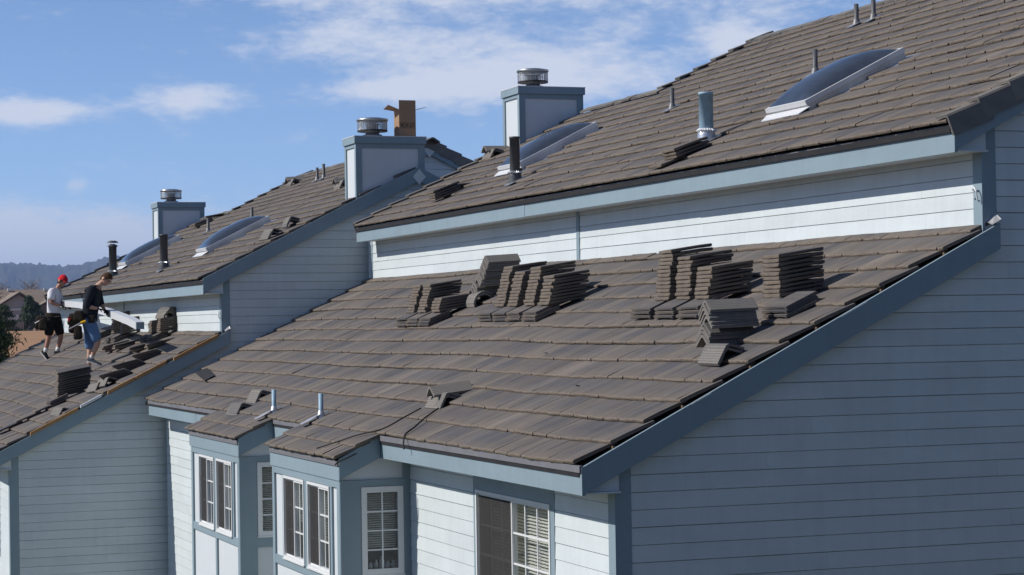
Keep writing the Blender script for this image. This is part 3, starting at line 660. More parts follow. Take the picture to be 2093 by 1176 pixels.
def make_house(name, T, label, flags):
    H = empty(name, T); tag(H, label, 'house', 'townhouse blocks in the row')
    unit1 = flags == 1
    front = Face('front', 0.0); gable = Face('side', 0.0); cler = Face('front', 3.47)
    BAYS = [(-8.45, -5.53), (-13.12, -10.20)]
    # ---- walls
    WX0, WX1, WZ0, WZ1 = -3.40, -1.43, -1.16, .055
    mb = MB(); holes_wall(mb, front, -18.85, -.11, G0, .40, [(WX0, WX1, WZ0, WZ1)] + [(a + .1, b_ - .1, -2.5, .1) for a, b_ in BAYS]); fw = mb.build('front_wall', 'siding', H)
    low = lambda y: PA(y) - .15; hi = lambda y: PB(y) - .15
    REAR = 10.6
    poly = [(0.001, G0), (REAR, G0), (REAR, hi(3.16)), (RID1, hi(RID1)), (3.471, hi(3.471)), (3.471, low(3.471)), (0.001, low(0.001))]
    gw = MB().prism(poly, 'x', -.10, -.001).build('gable_wall', 'siding', H)
    lw = MB().prism(poly, 'x', -18.86, -18.76).build('end_wall', 'siding', H)
    boxo('rear_wall', -18.7, -.11, REAR - .1, REAR, G0, 3.2, 'siding', H)
    cw = boxo('clerestory_wall', -18.85, -.11, 3.471, 3.571, 2.2, 3.35, 'siding', H)
    boxo('floor_slab', -18.7, -.12, .12, REAR - .12, -2.75, -2.60, 'room', H); boxo('ceiling_slab', -18.7, -.12, .12, 3.4, .36, .40, 'room', H)
    # deeper middle block of the upper storey
    dpoly = [(5.6, hi(5.6) - .9), (14.0, hi(3.2)), (14.0, hi(3.3)), (RID2, hi(RID2)), (5.6, hi(5.6))]
    for X0, X1 in ((STR - .1, STR - .001), (STL + .001, STL + .1)): MB().prism(dpoly, 'x', X0, X1).build('step_gable_wall', 'siding', H)
    # ---- siding boards
    zlo = -1.35 if unit1 else -2.0
    def span_front(z0, z1):
        cuts = [(a - .0, b_ + .0) for a, b_ in BAYS]
        if z1 > WZ0 - .10: cuts.append((WX0 - .075, WX1 + .10))
        cuts.sort(); u = -18.84; res = []
        for a, b_ in cuts: res.append((u, a)); u = b_
        res.append((u, -.118)); return res
    side_boards(front, span_front, -2.2 if not unit1 else -1.9, .27, -.122, fw, seed=1 + flags)
    ymax_b = 4.9 if unit1 else 7.2
    def span_gable(z0, z1):
        zz = z1 + .155 - .03
        if zz <= low(0.13) + .15: y0 = .118
        elif zz < PA(3.471): y0 = (zz - .712) / .5
        elif zz < PB(3.59): y0 = 3.47 + .118
        else: y0 = (zz - 1.7826) / .5
        y1 = REAR
        if z1 + .125 > PB(3.16): y1 = 2 * RID1 - (zz - 1.7826) / .5
        if y1 - y0 < .1: return []
        return [(y0, y1)]
    side_boards(gable, span_gable, zlo, 4.98, 3.228 - 40 * SE, gw, blen=4.88 if unit1 else 4.9, seed=11 + flags)
    mb = MB(); r = random.Random(5)                       # lowest courses, out of the picture, as one piece
    z = 3.228 - 40 * SE
    while z < zlo - .01:
        mb.prism([(0, z), (.023, z), (.017, z + SE - .006), (0, z + SE - .006)], 'y', .118, REAR); z += SE
    z = -.122 - 34 * SE
    while z < (-2.2 if not unit1 else -1.9) - .02:
        for a, b_ in span_front(z, z + SE) if z > -1.4 else [(-18.84, BAYS[1][0]), (BAYS[1][1], BAYS[0][0]), (BAYS[0][1], -.118)]: mb.prism([(0, z), (-.023, z), (-.017, z + SE - .006), (0, z + SE - .006)], 'x', a, b_)
        z += SE
    tag(mb.build('lower_siding', 'siding', H), kind='stuff')
    TRIMX = -9.32
    def span_cler(z0, z1): return [(-18.84, TRIMX - .055), (TRIMX + .055, -.118)]
    side_boards(cler, span_cler, 2.40, 3.06, 2.56 - 2 * SE, cw, seed=21 + flags)
    step = Face('side', STR)
    def span_step(z0, z1):
        zz = z1 + .12; y1 = 2 * RID2 - (zz - 1.7826) / .5; y0 = max(RID1 - .3, (zz - 1.7826) / .5 + .1)
        return [(y0, y1)] if y1 - y0 > .1 else []
    if not unit1: side_boards(step, span_step, 4.2, 5.95, 3.228, gw, seed=31)
    # ---- trims
    boxobj('corner_board', -.118, .026, -.026, -.0005, G0, .40, 'trim', H); boxobj('corner_board', .0005, .026, -.0, .115, G0, low(.06), 'trim', H)
    boxobj('corner_board', -.114, .026, 3.444, 3.4695, 2.20, 3.30, 'trim', H); boxobj('corner_board', .0005, .026, 3.47, 3.585, 2.43, hi(3.5), 'trim', H)
    boxobj('trim_board', TRIMX - .05, TRIMX + .05, 3.440, 3.4695, 2.40, 3.06, 'trim', cw)
    boxobj('corner_board', -18.66, -18.58, 3.446, 3.4695, 2.40, 3.04, 'trim', H)
    for q in ((WX0 - .072, WX0 - .002, WZ0 - .1, .24), (WX1 + .002, WX1 + .098, WZ0 - .1, .24), (WX0 - .002, WX1 + .002, WZ1 + .003, .24), (WX0 - .002, WX1 + .002, WZ0 - .1, WZ0 - .032)):
        front.obj('trim_board', q[0], q[1], 0, .026, q[2], q[3], 'trim', fw)
    make_window(front, WX0, WX1, WZ0, WZ1, H, [(1, 3, 4, 'screen'), (1.02, 3, 4, 'glass')], blind=(1.0, .0), frame_w=.030)
    for a, b_ in ((-18.0, -17.2), (-9.9, -8.9)): pass
    # ---- eaves
    fr_ = random.Random(8)
    def fascia(x0, x1, y0, y1, z0, z1):
        xs_ = [x0] + [x for x in (-14.9, -10.4, -5.75) if x0 < x < x1] + [x1]
        for a_, b__ in zip(xs_[:-1], xs_[1:]): d_ = fr_.uniform(-.0025, .0025); boxobj('fascia_board', a_ + .0012, b__ - .0012, y0 + d_, y1 + d_, z0 + d_, z1, 'trim', H)
    fascia(-18.62, .118, -.345, -.316, .250, .430); boxo('drip_edge', -18.60, .112, -.362, -.330, .4325, .488, 'drip_metal', H)
    boxo('soffit_board', -18.62, .10, -.3155, -.001, .258, .272, 'panel', H)
    fascia(-18.42, .118, 3.126, 3.155, 3.028, 3.198); boxo('drip_edge', -18.40, .112, 3.110, 3.140, 3.2005, 3.262, 'drip_metal', H)
    boxo('soffit_board', -18.42, .10, 3.1555, 3.4695, 3.036, 3.050, 'panel', H)
    # ---- rake boards and returns
    slope_strip('rake_board', .089, .1195, -.345, 3.56, PA, -.068, -.290, 'trim', H)
    slope_strip('soffit_board', .0015, .088, -.30, 3.46, PA, -.20, -.21, 'panel', H)
    MB().prism([(-.31, .274), (-.002, .274), (-.002, PA(0) - .13), (-.31, PA(-.31) - .13)], 'x', .040, .060).build('cornice_return', 'siding', H)
    MB().prism([(3.16, 3.052), (3.468, 3.052), (3.468, PB(3.468) - .13), (3.16, PB(3.16) - .13)], 'x', .040, .060).build('cornice_return', 'siding', H)
    PBr = lambda y: PB(2 * RID1 - y); PDr = lambda y: PB(2 * RID2 - y)
    for X0, X1 in ((.089, .1195), (-18.42, -18.39)):
        slope_strip('rake_board', X0, X1, 3.126, RID1, PB, -.058, -.300, 'trim', H); slope_strip('rake_board', X0, X1, RID1 + .001, 10.7, PBr, -.058, -.300, 'trim', H)
    for X0, X1 in ((STR + .06, STR + .09), (STL - .09, STL - .06)):
        slope_strip('rake_board', X0, X1, RID1 - .2, RID2, PB, -.058, -.300, 'trim', H); slope_strip('rake_board', X0, X1, RID2 + .001, 14.2, PDr, -.058, -.300, 'trim', H)
    for X, Yc in ((.121, RID1), (STR + .0915, RID2)):
        zc = PB(Yc) - .23; MB().prism([(Yc - .115, zc), (Yc, zc - .135), (Yc + .115, zc), (Yc, zc + .135)], 'x', X, X + .014).build('diamond_ornament', 'siding', H)
    # ---- roof decks
    lr = slope_strip('lower_roof', AL, .075, -.355, 3.49, PA, -.085, -.135, 'felt', H)
    mb = MB()
    for x0, x1, rd in ((BL - .1, STL - .06, RID1), (STL - .06, STR + .06, RID2), (STR + .06, .085, RID1)):
        mb.prism([(3.10, PB(3.10) - .135), (3.10, PB(3.10) - .085), (rd, PB(rd) - .085), (2 * rd - 3.1, PB(3.1) - .085), (2 * rd - 3.1, PB(3.1) - .135), (rd, PB(rd) - .135)], 'x', x0, x1)
    ur = mb.build('upper_roof', 'felt', H)
    # battens under the open rake edge
    mb = MB()
    for k in range(12):
        y = -.30 + .309 * k + .26; mb.box(-1.2, .040, y, y + .045, PA(y) - .086, PA(y) - .060)
    mb.build('batten', 'lumber_old', lr)
    slope_strip('edge_batten', .050, .080, -.33, 3.50, PA, -.112, -.083, 'lumber_old' , lr)
    # ---- tiles
    rec = []; r = random.Random(40 + flags)
    skipA = [] if not unit1 else []
    for k in range(13):
        y = -.382 + EXPO * k
        if y > 3.36: continue
        off = (0 if k % 2 else TW / 2) + r.uniform(-.01, .01)
        lay_row(rec, lr, PA, y, AL + (k % 2) * .0, .052 if k % 2 else .006, off - .03, r=r, skip=skipA, gapk=.975 if k == 0 else 1.0)
    for bi, (a, b_) in enumerate(BAYS):
        for j, (y, ex) in enumerate(((-.632, .25), (-.855, .22))):
            lay_row(rec, lr, PA, y, a - .12 + .05 * j, b_ + .085 - .03 * j, a + (TW / 2 if j else .0), amp=.35, r=r, gapk=.972 if j else .99)
    skipB = [(a - .05, b_ + .05, c + .02, d + .02) for a, b_, c, d in SKY] + [(-18.45, -17.62, 5.72, 6.95), (-.72, -.02, 5.8, 7.0)]
    for k in range(19):
        y = 3.055 + EXPO * k; off = (0 if k % 2 else TW / 2) + r.uniform(-.01, .01)
        if y < RID1 - .12:
            lay_row(rec, ur, PB, y, BL - .02, (.05 if k % 2 else -.02) if not unit1 else .10, off, amp=.45, r=r, skip=skipB)
        elif y < RID2 - .12:
            lay_row(rec, ur, PB, y, STL - .03, STR + .03, off, amp=.45, r=r)
    finish_tiles(H, rec, T)
    # rear slopes: one joined field
    # ---- ridge and rake tiles
    def ridge_run(x0, x1, yr):
        x = x0; i = 0
        while x < x1 - .1:
            mw = Matrix.Translation((x, yr + r.uniform(-.01, .01), PB(yr) + .012 + r.uniform(-.004, .006))) @ Euler((0, -.045 + r.uniform(-.015, .015), -math.pi / 2 + r.uniform(-.02, .02))).to_matrix().to_4x4()
            link('ridge_tile', RIDGE, ur, mw); x += .345
    ridge_run(BL + .95 if True else BL, STL - .05, RID1); ridge_run(STL - .02, STR + .05, RID2); ridge_run(STR + .1, -.85, RID1)
    def rake_run(x, y0, y1, plane, mirror, sgn=1):
        y = y0
        while y < y1 - .1:
            mw = Matrix.Translation((x, y, plane(y) + .012)) @ Euler((TILT * sgn + r.uniform(-.006, .006), 0, r.uniform(-.008, .008))).to_matrix().to_4x4() @ Matrix.Diagonal((-1 if mirror else 1, 1, 1, 1))
            link('rake_tile', RAKE, ur, mw); y += EXPO
    if unit1: rake_run(.118, 3.05, RID1, PB, False)
    rake_run(BL - .11, 3.06, 5.6, PB, True)
    rake_run(STL - .10, RID1 + .02, RID2 - .05, PB, True)
    # rear verge tiles, laid from the eave up
    y = 10.4
    while y > RID2 - 1.0 + .6 + .3:
        break
    def rake_back(x, yr, y1):
        y = y1
        while y > yr + .12:
            mw = Matrix.Translation((x, y, PB(2 * yr - y) + .012)) @ Matrix.Rotation(math.pi, 4, 'Z') @ Euler((TILT, 0, 0)).to_matrix().to_4x4() @ Matrix.Diagonal((-1, 1, 1, 1)); link('rake_tile', RAKE, ur, mw); y -= EXPO
    rake_back(STR + .085, RID2, RID2 + .35 + 5 * EXPO)
    # ---- chimneys, skylights, pipes
    chimney(H, -18.40, -17.60, 5.75, 6.90, 5.60, 4.4)
    ch2 = chimney(H, -.70, -.002, 5.80, 7.02, 5.685, 4.55)
    for s in SKY: skylight(H, *s)
    if unit1:
        big_pipe(H, -12.35, 3.72, .072, .62, 'grey_pipe'); big_pipe(H, -6.22, 3.80, .082, .55, 'blue_pipe')
    else:
        big_pipe(H, -12.25, 3.72, .085, .66, 'grey_pipe', cap=True); big_pipe(H, -6.35, 3.72, .078, .66, 'grey_pipe')
    for x, y, h in ((-11.15, 5.62, .27), (-6.98, 5.62, .28), (-9.62, 7.68, .26), (-9.23, 7.72, .29)): small_vent(H, x, y, PB, h, .032, 'grey_pipe', False)
    if unit1:
        small_vent(H, -10.42, -.27, PA, .27, .028, 'blue_pipe', True); small_vent(H, -8.25, -.24, PA, .26, .028, 'blue_pipe', True)
    for i, (a, b_) in enumerate(BAYS): bay_window(H, a, b_, i == 0)
    # step flashing at the top of the open rake
    b = MB(); q = [(.03, 3.49, PA(3.49) - .02), (.122, 3.48, PA(3.49) - .045), (.124, 3.57, PA(3.57) - .04), (.03, 3.57, PA(3.57) + .02)]; b.add(q + [(x, y, z - .005) for x, y, z in q], [(0, 1, 2, 3), (7, 6, 5, 4), (0, 4, 5, 1), (1, 5, 6, 2), (2, 6, 7, 3), (3, 7, 4, 0)]); b.build('corner_flashing', 'lead', H)
    b = MB(); b.tube([(-.10, 3.43, 2.72), (-.03, 3.40, 2.74), (.0, 3.40, 2.70), (.005, 3.41, 2.62)], .008, 6); b.tube([(-.10, 3.43, 2.655), (-.02, 3.40, 2.65)], .006, 6); b.build('cable_clip', 'white_metal', H)
    if not unit1:                                      # fresh timber strip laid along the open rake
        segs = [(.30, 1.06, .0), (1.54, 1.98, .012), (2.0, 2.50, .006), (2.62, 3.36, -.012)]
        for i, (a, b_, dz) in enumerate(segs):
            slope_strip('rake_batten', .078, .140, a, b_, PA, -.014 + dz, -.070 + dz, 'lumber', H)
        slope_strip('metal_flashing', .070, .1425, 1.10, 1.44, PA, -.004, -.05, 'white_metal', H)
    else:
        for a_, b__ in ((.62, .80), (2.0, 2.25)): slope_strip('metal_flashing', .114, .1222, a_, b__, PA, -.072, -.079, 'white_metal', H)
    return H
T1 = Vector((0, 0, 0)); T2 = Vector((-19.0, -2.50, -.833))
H1 = make_house('townhouse', T1, 'near pale blue-grey townhouse block with the big shaded gable wall and two bay windows', 1)
H2 = make_house('townhouse', T2, 'farther townhouse block on the left, lower in the row, carrying the two roofers', 2)

# unseen building at the viewpoint, added to keep sky light off the gables
def unseen_building():
    B = empty('sky_blocking_building', (17.4, 0, G0)); tag(B, 'unseen building added behind the viewpoint, keeping sky light off the townhouse gables', 'building')
    f = Face('side', 0)
    boxo('wall', 0, 12, -34, 34, 0, 11.2, 'trim', B)
    MB().prism([(-.5, 11.2), (12.5, 11.2), (6, 14.2)], 'y', -34.5, 34.5).build('roof', 'far_roof', B)
    for k in range(14):
        y = -31 + k * 4.7
        for z in (1.0, 4.0, 7.0, 9.4):
            if abs(y + 6.7) < 2 and z == 7.0: continue
            w_ = boxobj('window', -.04, .02, y, y + 1.6, z, z + 1.3, 'vinyl', B); 
    boxo('balcony', -1.55, -.002, -9.5, -4.0, 5.0, 5.15, 'fence_wood', B)
unseen_building()

# ------------------------------------------------------------------ loose tiles on the roofs
def put(name, me, mw, label, cat, group=None):
    o = bpy.data.objects.new(name, me); COL.objects.link(o); o.matrix_world = mw; tag(o, label, cat, group); return o
R_ = random.Random(77)
def flat(x, y, z, tilt, yaw, label, group, ys=1.06, mesh=None, roll=0.0):
    mw = Matrix.Translation((x, y, z)) @ Euler((0, 0, yaw)).to_matrix().to_4x4() @ Euler((tilt, roll + R_.uniform(-.012, .012), R_.uniform(-.03, .03))).to_matrix().to_4x4() @ Matrix.Diagonal((1, ys, 1, 1))
    return put('flat_tile', LMESH[R_.randrange(4)] if mesh is None else mesh, mw, label, 'roof tile', group)
def across(x, y, z, tilt, label, group, ys=1.10):
    # a tile laid with its length along the eave, following the slope
    mw = Matrix.Translation((x, y, z)) @ Euler((tilt + R_.uniform(-.015, .015), R_.uniform(-.015, .015), 0)).to_matrix().to_4x4() @ Matrix.Rotation(-math.pi / 2 + R_.uniform(-.03, .03), 4, 'Z') @ Matrix.Diagonal((1, ys, 1, 1)) @ Matrix.Translation((-.165, 0, 0))
    return put('flat_tile', LMESH[R_.randrange(4)], mw, label, 'roof tile', group)
ORD = ['first', 'second', 'third', 'fourth', 'fifth', 'sixth', 'seventh', 'eighth', 'ninth', 'tenth', 'eleventh', 'twelfth', 'thirteenth', 'fourteenth']
LAY = ['bottom', 'middle', 'top']
def stack_site(T, plane, y0, bases, cols, desc, lean, layers=3, tilt=RAD(8.5), gap=.0375, ys=1.06, roll=0.0):
    """bases: x of each base pile; cols: (x left edge, number of tiles, phrase)"""
    for bi, (bx, bphrase) in enumerate(bases):
        for L in range(layers):
            z = plane(y0) + .006 + L * .036
            lw_ = LAY[L] if layers == 3 else ('bottom', 'top')[L]
            lab = '%s tile of the %s base pile under %s' % (lw_, bphrase, desc) if bphrase else '%s tile of the base pile under %s' % (lw_, desc)
            across(T.x + bx + R_.uniform(-.02, .02), T.y + y0 + L * .006 + R_.uniform(-.012, .012), T.z + z, ALPHA - .05, lab, 'base tiles under %s' % desc)
    for cx, n, ph in cols:
        for i in range(n):
            k = n - 1 - i
            lab = 'topmost flat tile of %s in %s' % (ph, desc) if k == 0 else ('bottom flat tile of %s in %s' % (ph, desc) if i == 0 else '%s tile from top of %s in %s' % (ORD[k], ph, desc))
            flat(T.x + cx + .165 + R_.uniform(-.010, .010), T.y + y0 + .14 + i * lean + R_.uniform(-.010, .010), T.z + plane(y0 + .14) + .118 + i * gap, tilt + R_.uniform(-.008, .008), R_.uniform(-.02, .02), lab, '%s of %s' % (ph, desc), ys, None, roll)
Z0 = Vector((0, 0, 0))
stack_site(Z0, PA, 1.78, [(-11.85, 'left'), (-11.35, 'middle'), (-10.85, 'right')], [(-11.80, 10, 'the left column'), (-11.32, 10, 'the middle column'), (-10.72, 5, 'the short right column')], 'the leftmost tile stack', .0105)
stack_site(Z0, PA, 1.86, [(-8.68, 'leftmost'), (-8.18, 'second'), (-7.68, 'third'), (-7.14, 'rightmost')], [(-8.46, 13, 'the first column'), (-8.00, 11, 'the second column'), (-7.46, 12, 'the third column'), (-6.97, 9, 'the low fourth column')], 'the four-column tile stack', .0095)
stack_site(Z0, PA, 1.86, [(-3.94, 'left'), (-3.38, 'middle'), (-2.84, 'right')], [(-3.68, 13, 'the tall left column'), (-3.20, 11, 'the middle column'), (-2.76, 8, 'the low right column')], 'the three-column tile stack', .0040, gap=.0385)
stack_site(Z0, PA, 1.83, [(-.97, '')], [(-1.25, 10, 'the single column')], 'the stack nearest the open rake', .0010, gap=.0385)
def vee(x, y, z, yaw, tilt, label, group, me=None, s=(1, 1.08, 1), roll=None):
    if roll is None: roll = ALPHA * .92 if abs(yaw + math.pi / 2) < .6 else 0.0
    mw = Matrix.Translation((x, y, z)) @ Euler((0, 0, yaw)).to_matrix().to_4x4() @ Euler((tilt, roll + R_.uniform(-.02, .02), R_.uniform(-.015, .015))).to_matrix().to_4x4() @ Matrix.Diagonal((*s, 1))
    return put('ridge_tile', me or VEE[R_.randrange(3)], mw, label, 'ridge tile', group)
HP = -math.pi / 2
# tall ridge-tile stack between the two left stacks, on an arched tile
for k in range(2): vee(-10.50, 2.37 + .012 * k, PA(2.37) + .118 + .03 * k, HP, 0, ('lower', 'upper')[k] + ' arched ridge tile lying under the tall stack of ridge tiles', 'arched tiles under the tall ridge stack', ARCH)
for i in range(14):
    lab = '%s tile from the top of the tall ridge-tile stack behind the four columns' % ORD[13 - i] if i < 13 else 'topmost angled tile of the tall ridge-tile stack against the white wall'
    vee(-10.22 + .004 * i + R_.uniform(-.012, .012) - (.09 if i < 4 else 0), 2.33 + .012 * i + R_.uniform(-.012, .012), PA(2.33) + .22 + i * .0325, R_.uniform(-.04, .04), RAD(3), lab, None if i == 13 else 'tall stack of ridge tiles')
# ridge-tile stack nearest the viewer
for k in range(2): vee(-.77, 1.17 + .012 * k, PA(1.17) + .105 + .028 * k, HP - .03, 0, ('lower', 'upper')[k] + ' ridge tile lying crosswise under the near stack of ridge tiles', 'crosswise tiles under the near ridge stack')
for i in range(9):
    lab = '%s angled tile from the top of the near ridge-tile stack beside the rake' % ORD[8 - i] if i < 8 else 'topmost combed ridge tile of the near stack beside the open rake'
    up = i > 3
    vee(-.86 + (.015 if up else -.02) + R_.uniform(-.008, .008) + .010 * (i - 4 if up else 0) * -1, 1.20 + R_.uniform(-.008, .012) + (.012 if up else 0), PA(1.20) + .200 + i * .0345 + (.022 if up else 0), R_.uniform(-.03, .03) + (-.05 if up else .04), RAD(2), lab, None if i == 8 else 'near stack of ridge tiles')
# crossed ridge tiles in the middle of the slope
for k in range(2): vee(-5.40, .185 + .015 * k, PA(.185) + .102 + .026 * k, HP + .04, 0, ('bottom', 'middle')[k] + ' ridge tile of the crossed pile above the main eave', 'lower tiles of the crossed pile')
vee(-5.20, .10, PA(.10) + .235, .02, RAD(7), 'ridge tile lying across the crossed pile above the main eave', None)
# ridge tiles on the far bay roof
for k in range(2): vee(-12.33, -.40 + .014 * k, PA(-.40) + .098 + .026 * k, HP + .15, 0, ('inner', 'outer')[k] + ' ridge tile of the lower nested pair on the far bay roof', 'lower nested pair on the far bay roof', s=(1, .95, 1))
for k in range(2): vee(-12.50, -.08 + .014 * k, PA(-.08) + .100 + .026 * k, HP + .10, .0, ('inner', 'outer')[k] + ' ridge tile of the upper nested pair above the far bay', 'upper nested pair above the far bay', s=(1.05, .95, 1.1))
# upper roof, near block
for k in range(4): flat(-15.29 + R_.uniform(-.01, .01), 3.46 - .012 * k, PB(3.46) + .012 + k * .037, TILT, -.04, ('bottom', 'second lowest', 'third lowest', 'top')[k] + ' tile of the four-tile pile near the upper roof left end', 'four-tile pile on the upper roof')
flat(-15.60, 3.72, PB(3.72) + .10, RAD(6), -.25, 'flat tile propped behind the four-tile pile on the upper roof', None)
for k in range(2): vee(-18.12, 5.32 + .014 * k, PB(5.32) + .098 + .027 * k, HP, 0, ('bottom', 'middle')[k] + ' ridge tile of the crossed pile beside the upper left chimney', 'lower tiles of the crossed pile by the chimney')
vee(-17.93, 5.22, PB(5.22) + .235, .02, RAD(1), 'ridge tile lying across the crossed pile beside the upper left chimney', None)
flat(-6.10, 3.10, PB(3.10) + .012, TILT - .02, .02, 'lowest flat tile lying on the eave course below the blue pipe', None)
for k in range(3): flat(-6.02 + .01 * k, 3.26 - .02 * k, PB(3.26) + .030 + k * .036, TILT - .03, .03, LAY[k] + ' flat tile of the small pile leaning at the foot of the blue pipe', 'three-tile pile at the blue pipe')
# upper roof, far block
def at2(x, y, plane, dz): return (T2.x + x, T2.y + y, T2.z + plane(y) + dz)
for (x, y, where) in ((-12.9, 7.78, 'near the far roof ridge'), (-4.06, 6.48, 'beside the cardboard-box chimney')):
    for k in range(2): vee(*at2(x, y + .10 + .014 * k, PB, .098 + .027 * k), HP, 0, ('bottom', 'middle')[k] + ' ridge tile of the crossed pile %s' % where, 'lower tiles of the crossed pile %s' % where)
    vee(*at2(x + .12, y + .0, PB, .235), .03, RAD(4), 'ridge tile lying across the crossed pile %s' % where, None)
for k in range(2): vee(*at2(-.78, 4.36 + .03 * k, PB, .13 + .03 * k), HP + .10, 0, ('inner', 'outer')[k] + ' ridge tile of the lower upright pair at the far rake', 'lower upright pair at the far rake')
for k in range(2): vee(*at2(-1.15, 4.84 + .02 * k, PB, .12 + .03 * k), HP - .05, 0, ('inner', 'outer')[k] + ' ridge tile of the upper upright pair at the far rake', 'upper upright pair at the far rake')
for k in range(3): flat(*at2(-14.75, 6.06 - .01 * k, PB, .012 + .037 * k), TILT, -.03, LAY[k] + ' flat tile of the small pile beside the far left chimney', 'three-tile pile beside the far left chimney')
flat(*at2(-14.9, 6.38, PB, .10), RAD(9), -.3, 'flat tile leaning behind the small pile by the far left chimney', None)
# lower roof, far block
stack_site(T2, PA, .90, [(-2.35, '')], [(-2.33, 11, 'the single column')], 'the low far-rake pile', .001, layers=3, gap=.0385, tilt=RAD(11), ys=1.35, roll=.16)
stack_site(T2, PA, 2.98, [(-8.95, 'left'), (-8.2, 'right')], [(-9.0, 11, 'the rear column'), (-7.9, 8, 'the front column')], 'the hooded roofer pile', .002, layers=3, ys=1.35)
stack_site(T2, PA, 3.00, [(-5.1, 'left'), (-4.3, 'right')], [(-4.95, 6, 'the narrow left column'), (-4.10, 7, 'the wide right column')], 'the arch-topped pile', .002, layers=3, ys=1.35)
for k in range(5): vee(*at2(-4.12 - .01 * k, 3.22 + .012 * k, PA, .46 + .017 * k), HP + .25 + .03 * k, 0, ('innermost', 'second', 'third', 'fourth', 'outermost')[k] + ' arched tile of the nested bundle on top of the far tile pile', 'nested arched bundle on the far pile', ARCH, (.85, .85, .85), roll=.1)
for q, (x, y, nn) in enumerate(((-.95, 1.74, 6), (-1.42, 2.04, 6), (-1.75, 2.40, 5))):
    w_ = ('lowest', 'middle', 'highest')[q]
    for k in range(nn): flat(*at2(x + .015 * k, y - .035 * k, PA, .014 + .034 * k), ALPHA - RAD(12), -.12, '%s tile from the bottom of the %s of three slanted piles along the far rake' % (ORD[k], w_), '%s slanted pile along the far rake' % w_)
for k in range(2): vee(*at2(-1.25 + .25 * k, 1.46 + .12 * k, PA, .12 + .03 * k), HP + .25, .1, ('left', 'right')[k] + ' of two ridge tiles tipped over beside the low far-rake pile', 'tipped ridge tiles beside the low far-rake pile')
vee(*at2(-.75, .80, PA, .105), HP + .2, 0, 'lone ridge tile sitting lowest on the far rake', None)
for i, (x, y, w_) in enumerate(((-2.0, .03, 'lowest'), (-2.0, .34, 'middle'), (-1.98, .65, 'highest'))):
    flat(*at2(x - .1, y, PA, .030), TILT + .02, .02, '%s of three lifted tiles in a line on the far lower roof' % w_, None)
for i, (x, y) in enumerate(((-11.4, 3.02), (-11.0, 3.05), (-10.5, 3.0))):
    for k in range(4): flat(*at2(x, y, PA, .014 + .036 * k), ALPHA - .1, .05, '%s tile from the bottom of the %s low pile behind the capped roofer' % (ORD[k], ('left', 'middle', 'right')[i]), '%s low pile behind the capped roofer' % ('left', 'middle', 'right')[i])
for i, (x, y, nn) in enumerate(((-3.6, 2.64, 4), (-2.9, 2.78, 3), (-5.9, 2.70, 3), (-6.6, 2.62, 4))):
    w_ = ('second from the rake', 'nearest the rake', 'third from the rake', 'fourth from the rake')[i]
    for k in range(nn): flat(*at2(x + R_.uniform(-.03, .03), y - .03 * k + R_.uniform(-.03, .03), PA, .016 + .037 * k), TILT - .12, R_.uniform(-.2, .1), '%s tile up in the loose far-roof pile %s' % (ORD[k], w_), 'loose far-roof pile %s' % w_, 1.2)
# flat dark patch on the tiles, cable, chips
def on_roof(pts, plane, dz): return [(x, y, plane(y) + dz) for x, y in pts]
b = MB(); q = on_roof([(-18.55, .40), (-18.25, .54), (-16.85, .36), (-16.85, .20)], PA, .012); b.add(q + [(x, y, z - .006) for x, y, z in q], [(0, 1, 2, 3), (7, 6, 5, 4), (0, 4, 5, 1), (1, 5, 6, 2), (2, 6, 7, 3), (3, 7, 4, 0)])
tag(b.build('dark_patch', 'felt'), 'dark flat patch lying on the tiles beside the far gable wall', 'underlay')
def cable(name, pts, label):
    P = [Vector(p) for p in pts]; out_ = []
    for i in range(len(P) - 1):
        for t in np.linspace(0, 1, 6, endpoint=False):
            p0, p1, p2, p3 = P[max(i - 1, 0)], P[i], P[i + 1], P[min(i + 2, len(P) - 1)]
            out_.append(.5 * ((2 * p1) + (-p0 + p2) * t + (2 * p0 - 5 * p1 + 4 * p2 - p3) * t * t + (-p0 + 3 * p1 - 3 * p2 + p3) * t ** 3))
    out_.append(P[-1]); b = MB(); b.tube(out_, .0085, 6); tag(b.build(name, 'rubber', None, True), label, 'cable')
cable('cable', on_roof([(-6.35, -.80), (-6.10, -.66), (-5.85, -.50), (-5.42, -.33), (-5.40, -.10), (-5.38, .07)], PA, .016), 'black cable running from the crossed ridge tiles down over the near bay roof')
cable('cable', on_roof([(-4.88, .10), (-4.78, -.08), (-4.62, -.24), (-4.52, -.37)], PA, .016) + [(-4.46, -.41, .47), (-4.42, -.42, .40)], 'black cable hanging from the crossed ridge tiles over the main eave')
cable('wire', [(.00, -.79, .16), (.03, -.80, .19), (.06, -.79, .22)] and [(-5.50, -.83, .20), (-5.46, -.80, .235), (-5.43, -.72, .27), (-5.43, -.62, .315)], 'bright wire end at the corner of the near bay roof')
for i, (x, y, s_) in enumerate(((-4.75, 1.22, .03), (-7.3, 1.15, .012), (-2.5, .68, .022), (-8.6, 1.52, .012))):
    b = MB(); pts = [Vector((R_.uniform(-1, 1), R_.uniform(-1, 1), R_.uniform(0, .7))) * s_ for _ in range(9)]; bm = bmesh.new(); [bm.verts.new(p) for p in pts]; bmesh.ops.convex_hull(bm, input=bm.verts)
    me = bpy.data.meshes.new('tile_chip'); bm.to_mesh(me); bm.free(); me.materials.append(MAT['tile_loose'])
    put('tile_chip', me, Matrix.Translation((x, y, PA(y) - .015)), ('pale chip lying on the tiles below the four-column stack', 'small chip on the tiles left of the pale chip', 'dark chip on the tiles below the three-column stack', 'tiny chip on the tiles under the leftmost stack')[i], 'chip')

